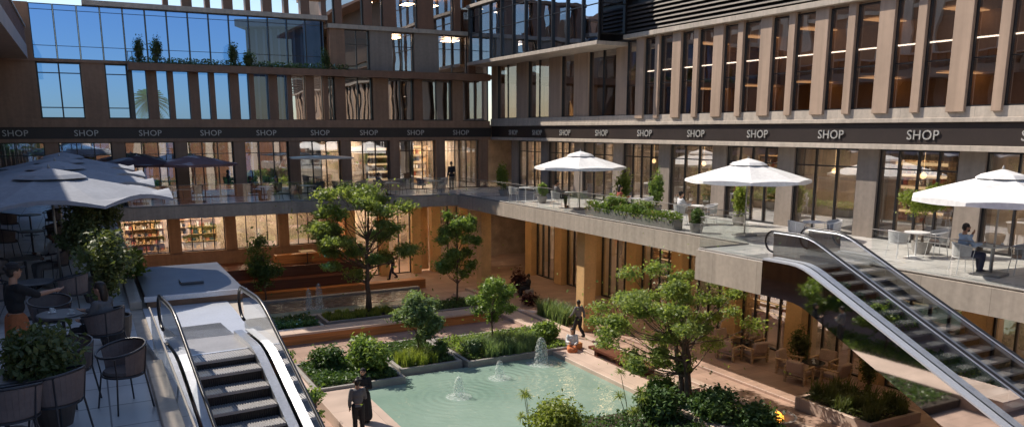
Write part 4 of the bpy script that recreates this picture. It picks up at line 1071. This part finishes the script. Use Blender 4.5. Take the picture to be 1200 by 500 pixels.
shelf((19.8, 52.2, 5.61), 0, 2.4, 2.6, 'display shelf in the rear corner shop')
for k, y in enumerate([42.6, 38.9, 35.3, 31.4, 27.6, 24.2, 20.4, 16.8, 13.2, 9.6]):
    shelf((29.4, y, 5.61), R(-90), 2.6, 2.5, 'display shelf inside the %s shop bay from the inner corner' % ordn[k], k % 3 == 0)
    if k % 2 == 0: shelf((29.2, y, .02), R(-90), 2.6, 2.6, 'display shelf in the ground floor shop below bay %s from the corner' % ordn[k], True)
for k, x in enumerate([-3.2, 2.8, 5.8]): shelf((x, 52.6, 2.0), 0, 2.2, 2.4, 'display shelf in the rear ground floor cafe, %s from the left' % ordn[k], False)

# ------------------------------------------------------------------ fountains
def jet(loc, h, r, label):
    m = MB(); K = 14
    prof = [(r*(1.05-.25*(i/K))*(1-(i/K)**4)**.5+.004, h*i/K) for i in range(K+1)]
    m.lathe(prof, 18)
    m.v = [(v[0]*(1+.22*mnoise.noise(Vector(v)*9+Vector(loc))), v[1]*(1+.22*mnoise.noise(Vector(v)*9+Vector(loc)+Vector((5, 0, 0)))), v[2]) for v in m.v]
    m.lathe([(r*2.6, .0), (r*2.2, .02), (r*1.2, .05), (0, .06)], 18)
    for _ in range(260):
        a = random.uniform(0, 6.28); q = abs(random.gauss(0, 1))*r*.8+r*.5; z = abs(random.gauss(0, .35))*h
        p = Vector((q*math.cos(a), q*math.sin(a), z)); s = random.uniform(.008, .02)
        m.face([p, p+Vector((s, 0, s)), p+Vector((0, s, 2*s))])
    o = m.build('fountain_jet', M['foam'], None); o.location = loc; return tag(o, label, 'fountain', 'bubbling fountain jets')
jet((10.7, 24.0, .25), .75, .19, 'white bubbling jet in the middle of the turquoise pool, nearest of its three')
jet((12.9, 25.2, .25), .7, .18, 'small white bubbling jet just before the large pool planter')
jet((15.2, 26.1, .25), 1.1, .26, 'tall foaming jet in the far right corner of the turquoise pool')
jet((9.6, 40.4, .23), 1.1, .16, 'left one of two tall jets in the back pool')
jet((10.05, 40.1, .23), 1.35, .2, 'right one of two tall jets in the back pool, the taller')
# fire bowl at the near right
f = empty('fire_bowl', (18.3, 16.9, 0), 0, 'round stone fire bowl with orange flame near the bottom right', 'fire bowl')
MB().lathe([(.35, 0), (.38, .3), (.62, .5), (.66, .56), (.58, .56), (.35, .46), (0, .45)], 24).build('bowl', M['planter_grey'], f)
m = MB()
for i in range(9):
    a = i*2.4; q = .06*i**.5*1.6; h = random.uniform(.15, .3); x, y = q*math.cos(a), q*math.sin(a)
    m.tube([(x, y, .45), (x*.9+.02, y*.9, .45+h*.45), (x*.5, y*.5+.02, .45+h)], [.07, .06, .005], 6)
m.build('flame', M['fire'], f)

# ------------------------------------------------------------------ people
def remesh(mb, name, mat, parent, vox=.014, sm=3):
    o = mb.build(name, mat, None)
    r = o.modifiers.new('r', 'REMESH'); r.mode = 'VOXEL'; r.voxel_size = vox; r.use_smooth_shade = True
    if sm: s = o.modifiers.new('s', 'SMOOTH'); s.iterations = sm; s.factor = .5
    bpy.context.view_layer.update(); dg = bpy.context.evaluated_depsgraph_get()
    me = bpy.data.meshes.new_from_object(o.evaluated_get(dg)); nm = o.name; bpy.data.objects.remove(o)
    me.materials.clear(); me.materials.append(mat)
    n = bpy.data.objects.new(name, me); C.objects.link(n); n.parent = parent; return n
def limb(mb, a, b, r0, r1, extra=0.):
    a, b = Vector(a), Vector(b); K = 4
    pts = [a.lerp(b, i/K) for i in range(K+1)]; mb.tube(pts, [r0+(r1-r0)*i/K+extra+(.006*math.sin(math.pi*i/K)) for i in range(K+1)], 12)
    mb.ball(a, r0+extra, n=12, k=8); mb.ball(b, r1+extra, n=12, k=8)
def person(label, loc, rz, pose='stand', top='cloth_black', bottom='cloth_navy', skin='skin', hair='short', lower='trousers', s=1., arms=None, head_turn=0., sleeves='long', hat=None, beard=False, hoodie=False):
    e = empty('person', loc, rz, label, 'person'); V = Vector
    sit = pose == 'sit'; P = .52 if sit else .95      # hip height
    lean = -.03 if sit else .02
    hip = [V((-.09, 0, P-.02)), V((.09, 0, P-.02))]
    if sit: knee = [V((-.11, .43, .50)), V((.11, .43, .50))]; ank = [V((-.11, .47, .09)), V((.11, .40, .09))]
    elif pose == 'walk': knee = [V((-.09, .17, .50)), V((.09, .02, .49))]; ank = [V((-.09, .24, .09)), V((.09, -.26, .16))]
    else: knee = [V((-.10, .02, .50)), V((.10, .03, .50))]; ank = [V((-.11, 0, .09)), V((.11, .03, .09))]
    ch = V((0, lean, P+.32)); nk = V((0, lean-.01, P+.52)); hd = V((0, lean+.02, P+.68))
    sh = [V((-.175, lean-.01, P+.46)), V((.175, lean-.01, P+.46))]
    A = {'down': ((-.06, .0, -.29), (.0, .07, -.25)), 'swing_f': ((-.03, .13, -.26), (.02, .19, -.16)), 'swing_b': ((-.04, -.12, -.26), (0, -.02, -.26)),
         'lap': ((-.04, .10, -.26), (.10, .22, -.03)), 'table': ((-.05, .16, -.22), (.10, .23, .04)), 'reach': ((-.02, .24, -.14), (.02, .26, .02)), 'face': ((-.02, .18, -.20), (.10, .06, .22)), 'cross': ((-.05, .06, -.27), (.20, .16, .05))}
    ar = arms or (('lap', 'table') if sit else (('swing_f', 'swing_b') if pose == 'walk' else ('down', 'down')))
    el, wr = [], []
    for i, sx in ((0, 1), (1, -1)):
        u, w = A[ar[i]]; q = V((u[0]*sx, u[1], u[2])); el.append(sh[i]+q); wr.append(sh[i]+q+V((w[0]*sx, w[1], w[2])))
    b = MB()
    # torso and neck
    for (c, r) in ((V((0, 0, P)), (.155, .11, .12)), (V((0, lean*.5, P+.16)), (.135, .095, .13)), (ch, (.165, .11, .15)), (V((0, lean, P+.42)), (.16, .085, .08))): b.ball(c, r, n=16, k=10)
    limb(b, nk+V((0, 0, -.06)), hd+V((0, -.02, -.08)), .055, .05)
    for i in (0, 1):
        limb(b, hip[i], knee[i], .085, .056); limb(b, knee[i], ank[i], .054, .036)
        b.ball(ank[i]+V((0, .06, -.045)), (.042, .115, .038), n=12, k=8)
        limb(b, sh[i], el[i], .048, .037); limb(b, el[i], wr[i], .036, .025)
        d = (wr[i]-el[i]).normalized(); side = d.cross(V((0, 0, 1))) if abs(d.z) < .9 else V((0, 1, 0)); side = side.normalized(); nn = d.cross(side).normalized()
        pc = wr[i]+d*.05; limb(b, wr[i], wr[i]+d*.075, .024, .030)
        for k, (o_, ln) in enumerate(((-.027, .062), (-.009, .075), (.009, .07), (.026, .055))):
            f0 = wr[i]+d*.085+side*o_; f1 = f0+d*ln*.55+side*o_*.2-nn*.006; f2 = f1+d*ln*.4-nn*.02
            b.tube([f0-d*.02, f0, f1, f2], [.010, .010, .009, .007], 7); b.ball(f2, .0075, n=7, k=5)
        t0 = wr[i]+d*.03-side*.02; t1 = t0+d*.035-side*.028; t2 = t1+d*.03-side*.004; b.tube([t0, t1, t2], [.013, .011, .009], 7)
    # head with face
    T = Matrix.Rotation(head_turn, 3, 'Z')
    def H(x, y, z): return hd+T @ V((x, y, z))
    b.ball(hd, (.075, .092, .108), n=18, k=12, T=None); b.ball(H(0, .03, -.06), (.055, .06, .055)); b.ball(H(0, -.02, .02), (.078, .088, .09))
    b.tube([H(0, .085, .02), H(0, .112, -.018), H(0, .09, -.03)], [.010, .017, .012], 8)
    for sx in (-1, 1): b.ball(H(sx*.079, -.005, -.005), (.012, .02, .03)); b.ball(H(sx*.03, .078, .028), (.022, .014, .008))
    b.ball(H(0, .088, -.058), (.026, .012, .009))
    body = remesh(b, 'body', M[skin], e, .0125, 2)
    fm = MB()
    for sx in (-1, 1): fm.ball(H(sx*.030, .088, .012), (.012, .007, .008), n=10, k=6)
    fm.build('eyes', M['hair_dark'], e)
    h = MB()
    if hair in ('short', 'long', 'bun', 'scarf'):
        h.ball(H(0, -.012, .035), (.086, .094, .092), n=18, k=12); h.ball(H(0, -.045, -.0), (.08, .065, .09), n=16, k=10)
        if hair == 'long': h.ball(H(0, -.07, -.10), (.085, .05, .14), n=16, k=10)
        if hair == 'bun': h.ball(H(0, -.10, .06), .045)
        if hair == 'scarf': h.ball(H(0, -.01, -.11), (.10, .09, .09), n=16, k=10); h.ball(H(0, -.03, .0), (.092, .09, .12))
        m2 = remesh(h, 'hair' if hair != 'scarf' else 'headscarf', M['hair_dark'] if hair != 'scarf' else M['cloth_black'], e, .014, 2)
    if beard:
        q = MB(); q.ball(H(0, .045, -.075), (.058, .055, .045), n=14, k=8); remesh(q, 'beard', M['hair_dark'], e, .012, 1)
    if hat:
        q = MB(); q.lathe([(.098, .0), (.10, .03), (.085, .075), (.04, .10), (0, .105)], 18, tuple(H(0, -.01, .045))); q.box(-.06, .06, .07, .17, .0, .012, None, Matrix.Translation(hd+V((0, 0, .045))) @ T.to_4x4()); q.build('cap', M[hat], e)
    # clothes
    x = .014; c = MB()
    for (cc, r) in ((V((0, 0, P-.02)), (.16, .115, .10)), (V((0, lean*.5, P+.16)), (.145, .105, .14)), (ch, (.172, .12, .15)), (V((0, lean, P+.43)), (.168, .092, .075))): c.ball(cc, (r[0]+x, r[1]+x, r[2]+.005), n=16, k=10)
    for i in (0, 1):
        limb(c, sh[i], el[i], .050, .042, x)
        if sleeves == 'long': limb(c, el[i], wr[i]-(wr[i]-el[i])*.08, .040, .032, x)
    if hoodie: c.ball(V((0, -.09, P+.5)), (.12, .07, .06))
    remesh(c, 'shirt', M[top], e, .016, 3)
    t = MB(); t.ball(V((0, 0, P-.03)), (.172, .13, .11), n=16, k=10)
    if lower == 'trousers':
        for i in (0, 1): limb(t, hip[i], knee[i], .09, .062, x); limb(t, knee[i], ank[i]+V((0, 0, .03)), .060, .048, x)
    else:
        if sit:
            for i in (0, 1): limb(t, hip[i], knee[i], .10, .085, x*1.6)
            for w in (-.04, .04): limb(t, (w, .42, .48), (w, .46, .16), .12, .15)
            limb(t, (0, .1, .5), (0, .42, .48), .12, .12)
        else:
            for w in (-.05, 0, .05): limb(t, (w, 0, P-.05), (w, .02, .22), .14, .20)
    remesh(t, 'trousers' if lower == 'trousers' else 'skirt', M[bottom], e, .018, 3)
    sm = MB()
    for i in (0, 1): sm.ball(ank[i]+V((0, .06, -.042)), (.050, .13, .046), n=12, k=8); sm.ball(ank[i]+V((0, -.01, -.02)), (.045, .05, .05))
    remesh(sm, 'shoes', M['cloth_black'], e, .014, 1)
    if s != 1: e.scale = (s, s, s)
    return e
ZS = ZR
person('bearded man in a pale blue shirt seated at the right terrace rail', (20.17, 12.62, ZS), R(-122), 'sit', 'cloth_blue', 'cloth_navy', 'skin', beard=True, arms=('face', 'table'))
person('waitress in black top, cap and orange skirt reaching out over a table at far left', (-1.12, 13.75, ZS), look(-.4, 14.1, -1.12, 13.75), 'stand', 'cloth_black', 'cloth_orange', 'skin', hair='bun', lower='skirt', arms=('down', 'reach'), sleeves='short', hat='cloth_black')
person('dark haired guest seated by the left terrace curb next to a clay pot', (.02, 14.15, ZS), look(-.6, 14.6, .02, 14.15), 'sit', 'cloth_grey', 'cloth_black', 'skin', hair='long')
person('man in a white shirt seated in the shade of the grey umbrellas', (-.85, 22.0, ZS), look(-1.45, 21.7, -.85, 22.), 'sit', 'cloth_white', 'cloth_grey', 'skin_dark')
person('person in a dark headscarf standing at the left edge of the turquoise pool', (6.95, 22.75, .42), R(150), 'stand', 'cloth_black', 'cloth_black', 'skin', hair='scarf', lower='skirt', arms=('cross', 'cross'))
person('person in a grey coat with back turned, beside the person in a dark headscarf', (6.45, 21.75, .42), R(-12), 'stand', 'cloth_grey', 'cloth_black', 'skin', hair='short', arms=('down', 'cross'))
person('dark dressed man walking along the stone path by the ochre column', (18.75, 28.9, .18), R(10), 'walk', 'cloth_grey', 'cloth_black', 'skin_dark')
person('woman in a white top and orange skirt seated on the low pool wall', (17.05, 26.75, .02), R(150), 'sit', 'cloth_white', 'cloth_orange', 'skin', hair='bun', lower='skirt')
person('person in dark clothes striding past the ochre columns of the rear hall', (16.6, 47.2, 0), R(80), 'walk', 'cloth_black', 'cloth_navy', 'skin_dark')
person('black dressed guest seated at the rear terrace rail, taller of the pair', (7.65, 43.75, ZS), look(8.3, 43.7, 7.65, 43.75), 'sit', 'cloth_black', 'cloth_black', 'skin_dark')
person('black dressed guest seated facing the taller one at the rear terrace rail', (8.98, 43.8, ZS), R(90), 'sit', 'cloth_black', 'cloth_navy', 'skin', hair='long', s=.96)
person('guest with dark hair seated behind the spreading tree on the rear terrace', (14.75, 43.85, ZS), R(-90), 'sit', 'cloth_navy', 'cloth_black', 'skin')
person('person in black standing before the rear corner shop window', (20.3, 46.2, ZS), R(10), 'stand', 'cloth_black', 'cloth_black', 'skin_dark', arms=('down', 'cross'))
person('diner in a grey jumper seated below the farthest white umbrella', (20.0, 32.93, ZS), look(20.6, 32.8, 20.0, 32.95), 'sit', 'cloth_grey', 'cloth_black', 'skin')
person('diner in a wine red top seated behind the terrace edge plants', (20.7, 28.73, ZS), look(21.3, 28.6, 20.7, 28.75), 'sit', 'cloth_red', 'cloth_black', 'skin', hair='long')
person('woman in a white top seated left of the middle white umbrella', (20.8, 24.73, ZS), look(21.4, 24.6, 20.8, 24.75), 'sit', 'cloth_white', 'cloth_tan', 'skin', hair='bun')
person('person in black seated on a block at the ground floor windows', (21.6, 38.6, 0), R(60), 'sit', 'cloth_black', 'cloth_black', 'skin_dark')
person('guest in a tan jacket in the far lounge group under the terrace', (24.18, 23.9, .05), look(23.4, 23.7, 24.2, 23.9), 'sit', 'cloth_tan', 'cloth_grey', 'skin')
bk = MB().box(-.3, .3, -.28, .2, 0, .44).build('stone_block', M['planter_grey'], None, bevel=.02); bk.location = (21.63, 38.58, 0); bk.rotation_euler = (0, 0, R(60)); tag(bk, 'grey stone block seat under the person in black at the ground floor windows', 'seat')

# ------------------------------------------------------------------ trees and plants
tree('spreading_tree', 'tall spreading tree with layered green foliage by the back pool', (11.9, 37.6, .40), 7.2, (.05, .3, 4.1, 2.9, 1.9, 2.35), 38, .62, 16500, .17, M['leaf_t4'], trunk_r=.15, flat=.5, lean=(.2, .1))
tree('round_tree', 'small round bushy tree with blue green leaves at the middle of the pool edge', (11.2, 29.0, .45), 2.9, (0, 0, 1.65, .95, .85, 1.05), 20, .32, 5600, .15, M['leaf_blue'], trunk_r=.05, flat=.8)
tree('slim_tree', 'slim tall tree with an upright crown near the inner terrace corner', (16.5, 37.0, .40), 4.7, (.0, 0, 3.1, 1.2, .9, 1.9), 24, .42, 6600, .17, M['leaf'], trunk_r=.06, flat=.8)
tree('slender_tree', 'slender young tree with airy yellow green crown in the large pool planter', (14.35, 28.7, .45), 3.1, (.0, 0, 1.95, 1.05, .85, 1.05), 20, .34, 4400, .14, M['leaf'], trunk_r=.045, flat=.7)
tree('large_tree', 'large multi stemmed tree with wide airy crown on the right of the pool', (16.9, 19.4, .40), 5.0, (.2, 1.2, 2.6, 2.9, 2.5, 1.9), 60, .42, 21000, .125, M['leaf_t4'], trunk_r=.11, flat=.55, stems=3)
tree('cone_tree', 'dark conical young tree before the rear ground floor windows', (8.0, 41.9+1.5, .0), 4.4, (0, 0, 2.6, .8, .8, 1.5), 10, .5, 3400, .17, M['leaf_dark'], trunk_r=.05, flat=.9)
tree('terrace_tree', 'small round topped tree in a pot on the right terrace behind the escalator', (22.3, 15.3, ZR+.35), 1.9, (.05, 0, 1.25, .62, .62, .38), 9, .32, 3800, .09, M['leaf_lime'], trunk_r=.035, flat=.7, low=.8)
def pot(x, y, z, r, h, label, rim='pot'):
    o = MB().lathe([(r*.72, 0), (r*.95, h*.6), (r, h*.95), (r, h), (r*.88, h), (r*.86, h*.9), (0, h*.88)], 20).build('plant_pot', M[rim], None); o.location = (x, y, z); return tag(o, label, 'pot')
pot(22.3, 15.3, ZR, .3, .38, 'grey pot of the small round topped tree on the right terrace', 'planter_grey')
pot(-.62, 11.25, ZR, .26, .4, 'clay pot below the big dark bush at the near left')
bush('potted_bush', 'big dark olive bush spreading over the tables at the near left', (-.68, 11.35, ZR+.42), .78, .85, 6500, .10, M['leaf_shade'])
pot(.2, 15.3, ZR, .3, .5, 'dark clay pot behind the seated guest on the left terrace')
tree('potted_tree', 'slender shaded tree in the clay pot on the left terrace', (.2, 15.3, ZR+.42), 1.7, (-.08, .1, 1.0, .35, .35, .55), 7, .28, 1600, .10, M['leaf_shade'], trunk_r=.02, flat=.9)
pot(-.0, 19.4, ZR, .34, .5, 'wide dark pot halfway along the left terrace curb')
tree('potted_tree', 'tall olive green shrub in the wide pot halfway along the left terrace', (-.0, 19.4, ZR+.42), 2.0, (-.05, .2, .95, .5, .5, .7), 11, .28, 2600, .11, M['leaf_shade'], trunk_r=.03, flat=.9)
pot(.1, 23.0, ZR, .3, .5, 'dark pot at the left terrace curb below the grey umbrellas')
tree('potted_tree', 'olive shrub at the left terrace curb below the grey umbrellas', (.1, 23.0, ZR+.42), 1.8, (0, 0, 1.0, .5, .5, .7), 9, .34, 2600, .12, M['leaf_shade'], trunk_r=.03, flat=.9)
bush('climbing_plant', 'bright sunlit plant hanging over the left terrace curb', (.72, 21.2, ZR+.1), .42, .8, 900, .13, M['leaf_lime'])
bush('leafy_bush', 'large leafy bush in the square planter left of the turquoise pool', (8.5, 27.5, .42), 1.0, 1.35, 5200, .17, M['leaf'])
bush('leafy_bush', 'dark rounded bush at the back of the square planter left of the turquoise pool', (7.4, 28.7, .42), .75, .95, 2600, .15, M['leaf_dark'])
bush('leafy_bush', 'dark bush to the right of the round bushy tree at the pool edge', (11.75, 28.1, .42), .5, .75, 1800, .12, M['leaf_dark'])
bush('leafy_bush', 'blue green round bush at the left corner of the large pool planter', (13.1, 27.8, .42), .55, .8, 2200, .10, M['leaf_blue'])
bush('leafy_bush', 'bright green leafy bush at the right end of the large pool planter', (16.6, 28.4, .42), .75, .9, 2800, .17, M['leaf'])
bush('leafy_bush', 'wide green bush at the bottom of the view in front of the pool', (11.45, 18.9, .1), 1.0, 1.55, 7000, .12, M['leaf_lime'])
bush('leafy_bush', 'dark glossy bush at the foot of the large tree', (16.9, 17.9, .3), 1.0, 1.05, 5200, .15, M['leaf_dark'])
bush('leafy_bush', 'second dark glossy bush nearer the fire bowl', (17.35, 16.6, .3), .8, .85, 3400, .14, M['leaf_dark'])
bush('leafy_bush', 'round green bush right of the fire bowl', (16.8, 20.6, .3), .6, .8, 2000, .13, M['leaf'])
bush('potted_shrub', 'dark round shrub by the window left of the near lounge group', (24.5, 21.6, .1), .45, 1.5, 1800, .10, M['leaf_shade'])
bush('potted_shrub', 'dark round shrub by the ochre column behind the near lounge group', (24.3, 18.2, .1), .45, 1.4, 1800, .10, M['leaf_shade'])
bush('wine_red_bush', 'wine red bush under the terrace near the ground floor windows', (20.6, 36.6, .0), .6, .7, 1200, .14, M['leaf_purple'])
bush('wine_red_bush', 'dark red bush beside the person on the stone block', (21.6, 39.6, .0), .6, 1.5, 1500, .14, M['leaf_purple'])
# plants on the right terrace
for k, (x, y, r, h, ml, la) in enumerate([(20.9, 40.3, .5, 1.7, 'leaf_lime', 'tall pale green plant nearest the inner corner on the right terrace'), (20.6, 35.4, .3, .7, 'leaf', 'small plant at the table near the far corner of the right terrace'),
        (21.9, 30.2, .5, 1.5, 'leaf_lime', 'leafy plant behind the farthest white umbrella'), (19.6, 27.5, .55, .75, 'leaf', 'low plants hanging at the terrace edge, left clump'), (19.6, 25.6, .55, .7, 'leaf', 'low plants hanging at the terrace edge, middle clump'),
        (19.6, 22.4, .4, .6, 'leaf_dark', 'low trough plant at the terrace edge close to the landing'), (22.6, 23.4, .42, 1.5, 'leaf_lime', 'tall pale plant below the middle white umbrella'), (22.6, 28.6, .4, 1.6, 'leaf', 'tall plant against the taupe column right of the farthest umbrella')]):
    pot(x, y, ZR, .26, .36, 'grey pot of the right terrace edge or shop plants, %s from the inner corner' % ordn[k], 'planter_grey')
    bush('terrace_plant', la, (x, y, ZR+.3), r, h, int(1400*r*h+700), .12, M[ml])
p = planter(19.2, 19.62, 23.2, 29.2, .42, 'long low trough of hanging plants on the right terrace edge', t=.05); p.location = (p.location[0], p.location[1], ZR)
cover(19.14, 19.7, 23.2, 29.2, ZR+.30, 2600, .5, .12, 'leaf', 'uneven greenery in the trough on the right terrace edge')
# greenery below the left terrace, mirrored in the side of the right escalator
for (x, y, H, la) in ((4.6, 16.6, 2.6, 'low tree in the court below the left escalator, nearest the viewer'), (4.3, 21.2, 2.7, 'low tree in the court behind the left escalator'), (4.0, 24.8, 2.9, 'low tree in the court left of the square pool planter')):
    tree('court_tree', la, (x, y, 0), H, (0, 0, H*.62, 1.0, 1.2, .8), 14, .42, 3600, .15, M['leaf'], trunk_r=.05, group='low trees in the court below the left terrace')
cover(3.2, 5.4, 13.5, 25.5, .0, 6000, .55, .16, 'leaf', 'green ground cover in the court behind the left escalator')
def cup(x, y, z, label):
    o = MB().lathe([(.0, .0), (.028, .0), (.036, .07), (.033, .07), (.026, .008), (0, .008)], 14).tube([(.034, 0, .055), (.055, 0, .045), (.052, 0, .02), (.031, 0, .018)], .005, 5).lathe([(0, 0), (.06, .004), (.065, .010), (0, .006)], 14, (0, 0, -.006)).build('coffee_cup', M['white_metal'], None); o.location = (x, y, z+.006); tag(o, label, 'cup')
cup(20.62, 12.35, ZR+.74, 'white cup and saucer in front of the bearded man'); cup(20.85, 12.05, ZR+.74, 'white cup and saucer on the far side of the bearded man\'s table')
cup(-.42, 14.6, ZR+.74, 'white cup and saucer before the dark haired guest'); cup(-.7, 14.85, ZR+.74, 'white cup and saucer under the waitress\' hand')
cup(20.7, 18.2, ZR+.74, 'white cup and saucer on the table behind the escalator landing'); cup(23.5, 20.0, .72, 'white cup on the near black lounge table'); cup(23.75, 20.25, .72, 'second white cup on the near black lounge table, by the window')
# balcony hedge and shrubs
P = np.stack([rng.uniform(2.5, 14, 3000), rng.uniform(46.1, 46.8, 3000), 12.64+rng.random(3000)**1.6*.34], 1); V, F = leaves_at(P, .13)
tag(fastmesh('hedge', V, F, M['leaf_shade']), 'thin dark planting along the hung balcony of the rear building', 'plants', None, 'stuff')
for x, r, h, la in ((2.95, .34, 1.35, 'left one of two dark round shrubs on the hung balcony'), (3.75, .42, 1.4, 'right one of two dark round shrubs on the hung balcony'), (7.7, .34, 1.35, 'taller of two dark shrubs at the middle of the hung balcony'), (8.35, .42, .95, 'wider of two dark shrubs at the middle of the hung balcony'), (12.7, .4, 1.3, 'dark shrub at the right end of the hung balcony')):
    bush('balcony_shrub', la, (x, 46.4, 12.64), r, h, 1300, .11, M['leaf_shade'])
# papyrus-like plants at the bottom of the view
def papyrus(loc, stems, label):
    e = empty('papyrus_plant', loc, 0, label, 'plant'); sm = MB(); V = []; F = []; b = 0
    for (dx, dy, h) in stems:
        p = Vector((dx, dy, h)); sm.tube([(dx*.2, dy*.2, 0), (dx*.5, dy*.5, h*.5), p], [.016, .013, .008], 6)
        for i in range(70):
            a = random.uniform(0, 6.28); el = random.uniform(-.35, .9); L = random.uniform(.16, .3); d = Vector((math.cos(a)*math.cos(el), math.sin(a)*math.cos(el), math.sin(el))); t = d.cross(Vector((0, 0, 1))).normalized()*.009
            q = p+d*L*.6; r = p+d*L-Vector((0, 0, .06))
            V += [p-t*.4, p+t*.4, q+t*1.4, q-t*1.4, r+t*.2, r-t*.2]; F += [(b, b+1, b+2, b+3), (b+3, b+2, b+4, b+5)]; b += 6
    sm.build('stem', M['leaf_shade'], e); fastmesh('foliage', np.array([tuple(v) for v in V]), np.array(F), M['leaf_lime'], e); return e
papyrus((11.1, 19.6, .1), [(-.15, .2, 1.5), (.3, -.2, 1.2), (-.4, -.1, .9), (.1, .5, 1.25)], 'thin stalked papyrus at the bottom left of the wide green bush')
papyrus((14.1, 18.6, .1), [(-.15, .5, 1.9), (.2, -.1, 1.4), (-.45, .1, 1.3), (.5, .2, 1.0), (.0, .0, .8)], 'thin stalked papyrus in front of the large tree')
walk('front_planting_bed', 7.804, 16.196, 15.6, 20.0, .30, 'soil')
cover(8.0, 16.1, 15.8, 19.9, .28, 6500, .3, .14, 'leaf_dark', 'low dark greenery in the bed in front of the turquoise pool')
bush('leafy_bush', 'dark bush between the papyrus and the large tree at the bottom of the view', (15.2, 18.9, .25), .9, 1.1, 4600, .16, M['leaf_dark'])
# garden beyond
def palm(loc, h, r, label):
    e = empty('palm_tree', loc, 0, label, 'tree'); MB().tube([(0, 0, 0), (.1, 0, h*.4), (.05, .1, h*.75), (0, 0, h)], [.22, .17, .15, .14], 10).build('trunk', M['bark'], e, smooth=True)
    V = []; F = []; b = 0
    for i in range(46):
        a = i*2.399; el = 1.2-2.2*i/46; pts = []; L = r*random.uniform(.85, 1.15)
        d = Vector((math.cos(a)*math.cos(el), math.sin(a)*math.cos(el), math.sin(el))); side = Vector((-math.sin(a), math.cos(a), 0))
        for k in range(15):
            t = (k+1)/15; p = Vector((0, 0, h))+d*L*t-Vector((0, 0, .55*L*t*t))
            for s in (-1, 1):
                ll = .38*r*math.sin(math.pi*min(1, t*.85+.12))+.08; q = p+side*s*ll*.8+d*ll*.5-Vector((0, 0, ll*.35)); w = d*.035
                V += [tuple(p-w), tuple(p+w), tuple(q+w*.3), tuple(q-w*.3)]; F.append((b, b+1, b+2, b+3)); b += 4
    fastmesh('crown', np.array(V), np.array(F), M['leaf'], e); return e
palm((5.1, 72, 5.45), 6.3, 1.75, 'fan palm seen through the open blue frames of the rear building')
for i, (x, y, H, rr, ml) in enumerate([(-6.5, 62, 4.2, 2.0, 'leaf'), (3.0, 66, 4.0, 2.2, 'leaf'), (8.0, 62, 3.8, 1.8, 'leaf_lime'), (11.0, 70, 3.6, 2.2, 'leaf'), (-1.8, 76, 3.8, 2.3, 'leaf'), (17, 60, 3.0, 1.2, 'leaf_t4')]):
    tree('garden_tree', 'leafy garden tree behind the rear shops, %s from the left' % ['first', 'third', 'fourth', 'fifth', 'second', 'sixth'][i], (x, y, 5.45), H, (0, 0, H*.55, rr, rr, H*.28), 11, .9, 3600, .30, M[ml], trunk_r=.12, group='garden trees behind the rear shops')
cover(-8, 20, 56, 60, 5.45, 5000, .9, .2, 'leaf', 'flowering shrubs in the garden behind the rear shops', 'garden_shrubbery')
for k, (x, w) in enumerate([(-6, 5), (1.5, 4.5), (8, 4)]):
    e = empty('garden_pavilion', (x, 66, 5.45), 0, 'timber pavilion in the garden behind the rear shops, %s from the left' % ordn[k], 'pavilion')
    bx(e, 'wall', 'corten', -w/2, w/2, 1, 1.2, 0, 2.4); bx(e, 'roof', 'lightwood', -w/2-.3, w/2+.3, -1.2, 1.4, 2.402, 2.5)
    for sx in (-1, 1): bx(e, 'post', 'lightwood', sx*w/2-.06, sx*w/2+.06, -1.06, -.94, 0, 2.4)

# ------------------------------------------------------------------ light, sky, camera
w = bpy.data.worlds.new('World'); S.world = w; w.use_nodes = True; nt = w.node_tree; nt.nodes.clear()
sk = nt.nodes.new('ShaderNodeTexSky'); sk.sky_type = 'NISHITA'; sk.sun_disc = False
Ls = Vector((-.50, .82, 1.0)).normalized()
sk.sun_elevation = math.asin(Ls.z); sk.sun_rotation = math.atan2(Ls.x, Ls.y)
sk.altitude = 800; sk.air_density = 1.; sk.dust_density = .8; sk.ozone_density = 1.5
bg = nt.nodes.new('ShaderNodeBackground'); bg.inputs[1].default_value = .12
wo = nt.nodes.new('ShaderNodeOutputWorld'); nt.links.new(sk.outputs[0], bg.inputs[0]); nt.links.new(bg.outputs[0], wo.inputs[0])
sl = bpy.data.lights.new('sun', 'SUN'); sl.energy = 4.6; sl.angle = R(.53); sl.color = (1, .90, .77)
so = bpy.data.objects.new('sun', sl); C.objects.link(so); so.rotation_euler = Ls.to_track_quat('Z', 'Y').to_euler()

cam = bpy.data.cameras.new('camera'); cam.sensor_fit = 'HORIZONTAL'; cam.sensor_width = 36; cam.lens = 36*930/1200; cam.shift_y = 87.5/1200; cam.clip_end = 2000
co = bpy.data.objects.new('camera', cam); C.objects.link(co); co.location = (0, 0, 9.3)
co.rotation_euler = (R(90-11.28), 0, R(-28.036)); S.camera = co
S.view_settings.view_transform = 'Standard'; S.view_settings.look = 'None'; S.view_settings.exposure = .38; S.view_settings.gamma = 1
S.render.engine = 'CYCLES'; cy = S.cycles
cy.use_denoising = True; cy.max_bounces = 7; cy.diffuse_bounces = 3; cy.glossy_bounces = 4; cy.transparent_max_bounces = 20; cy.transmission_bounces = 4
cy.sample_clamp_indirect = 6; cy.caustics_reflective = False; cy.caustics_refractive = False
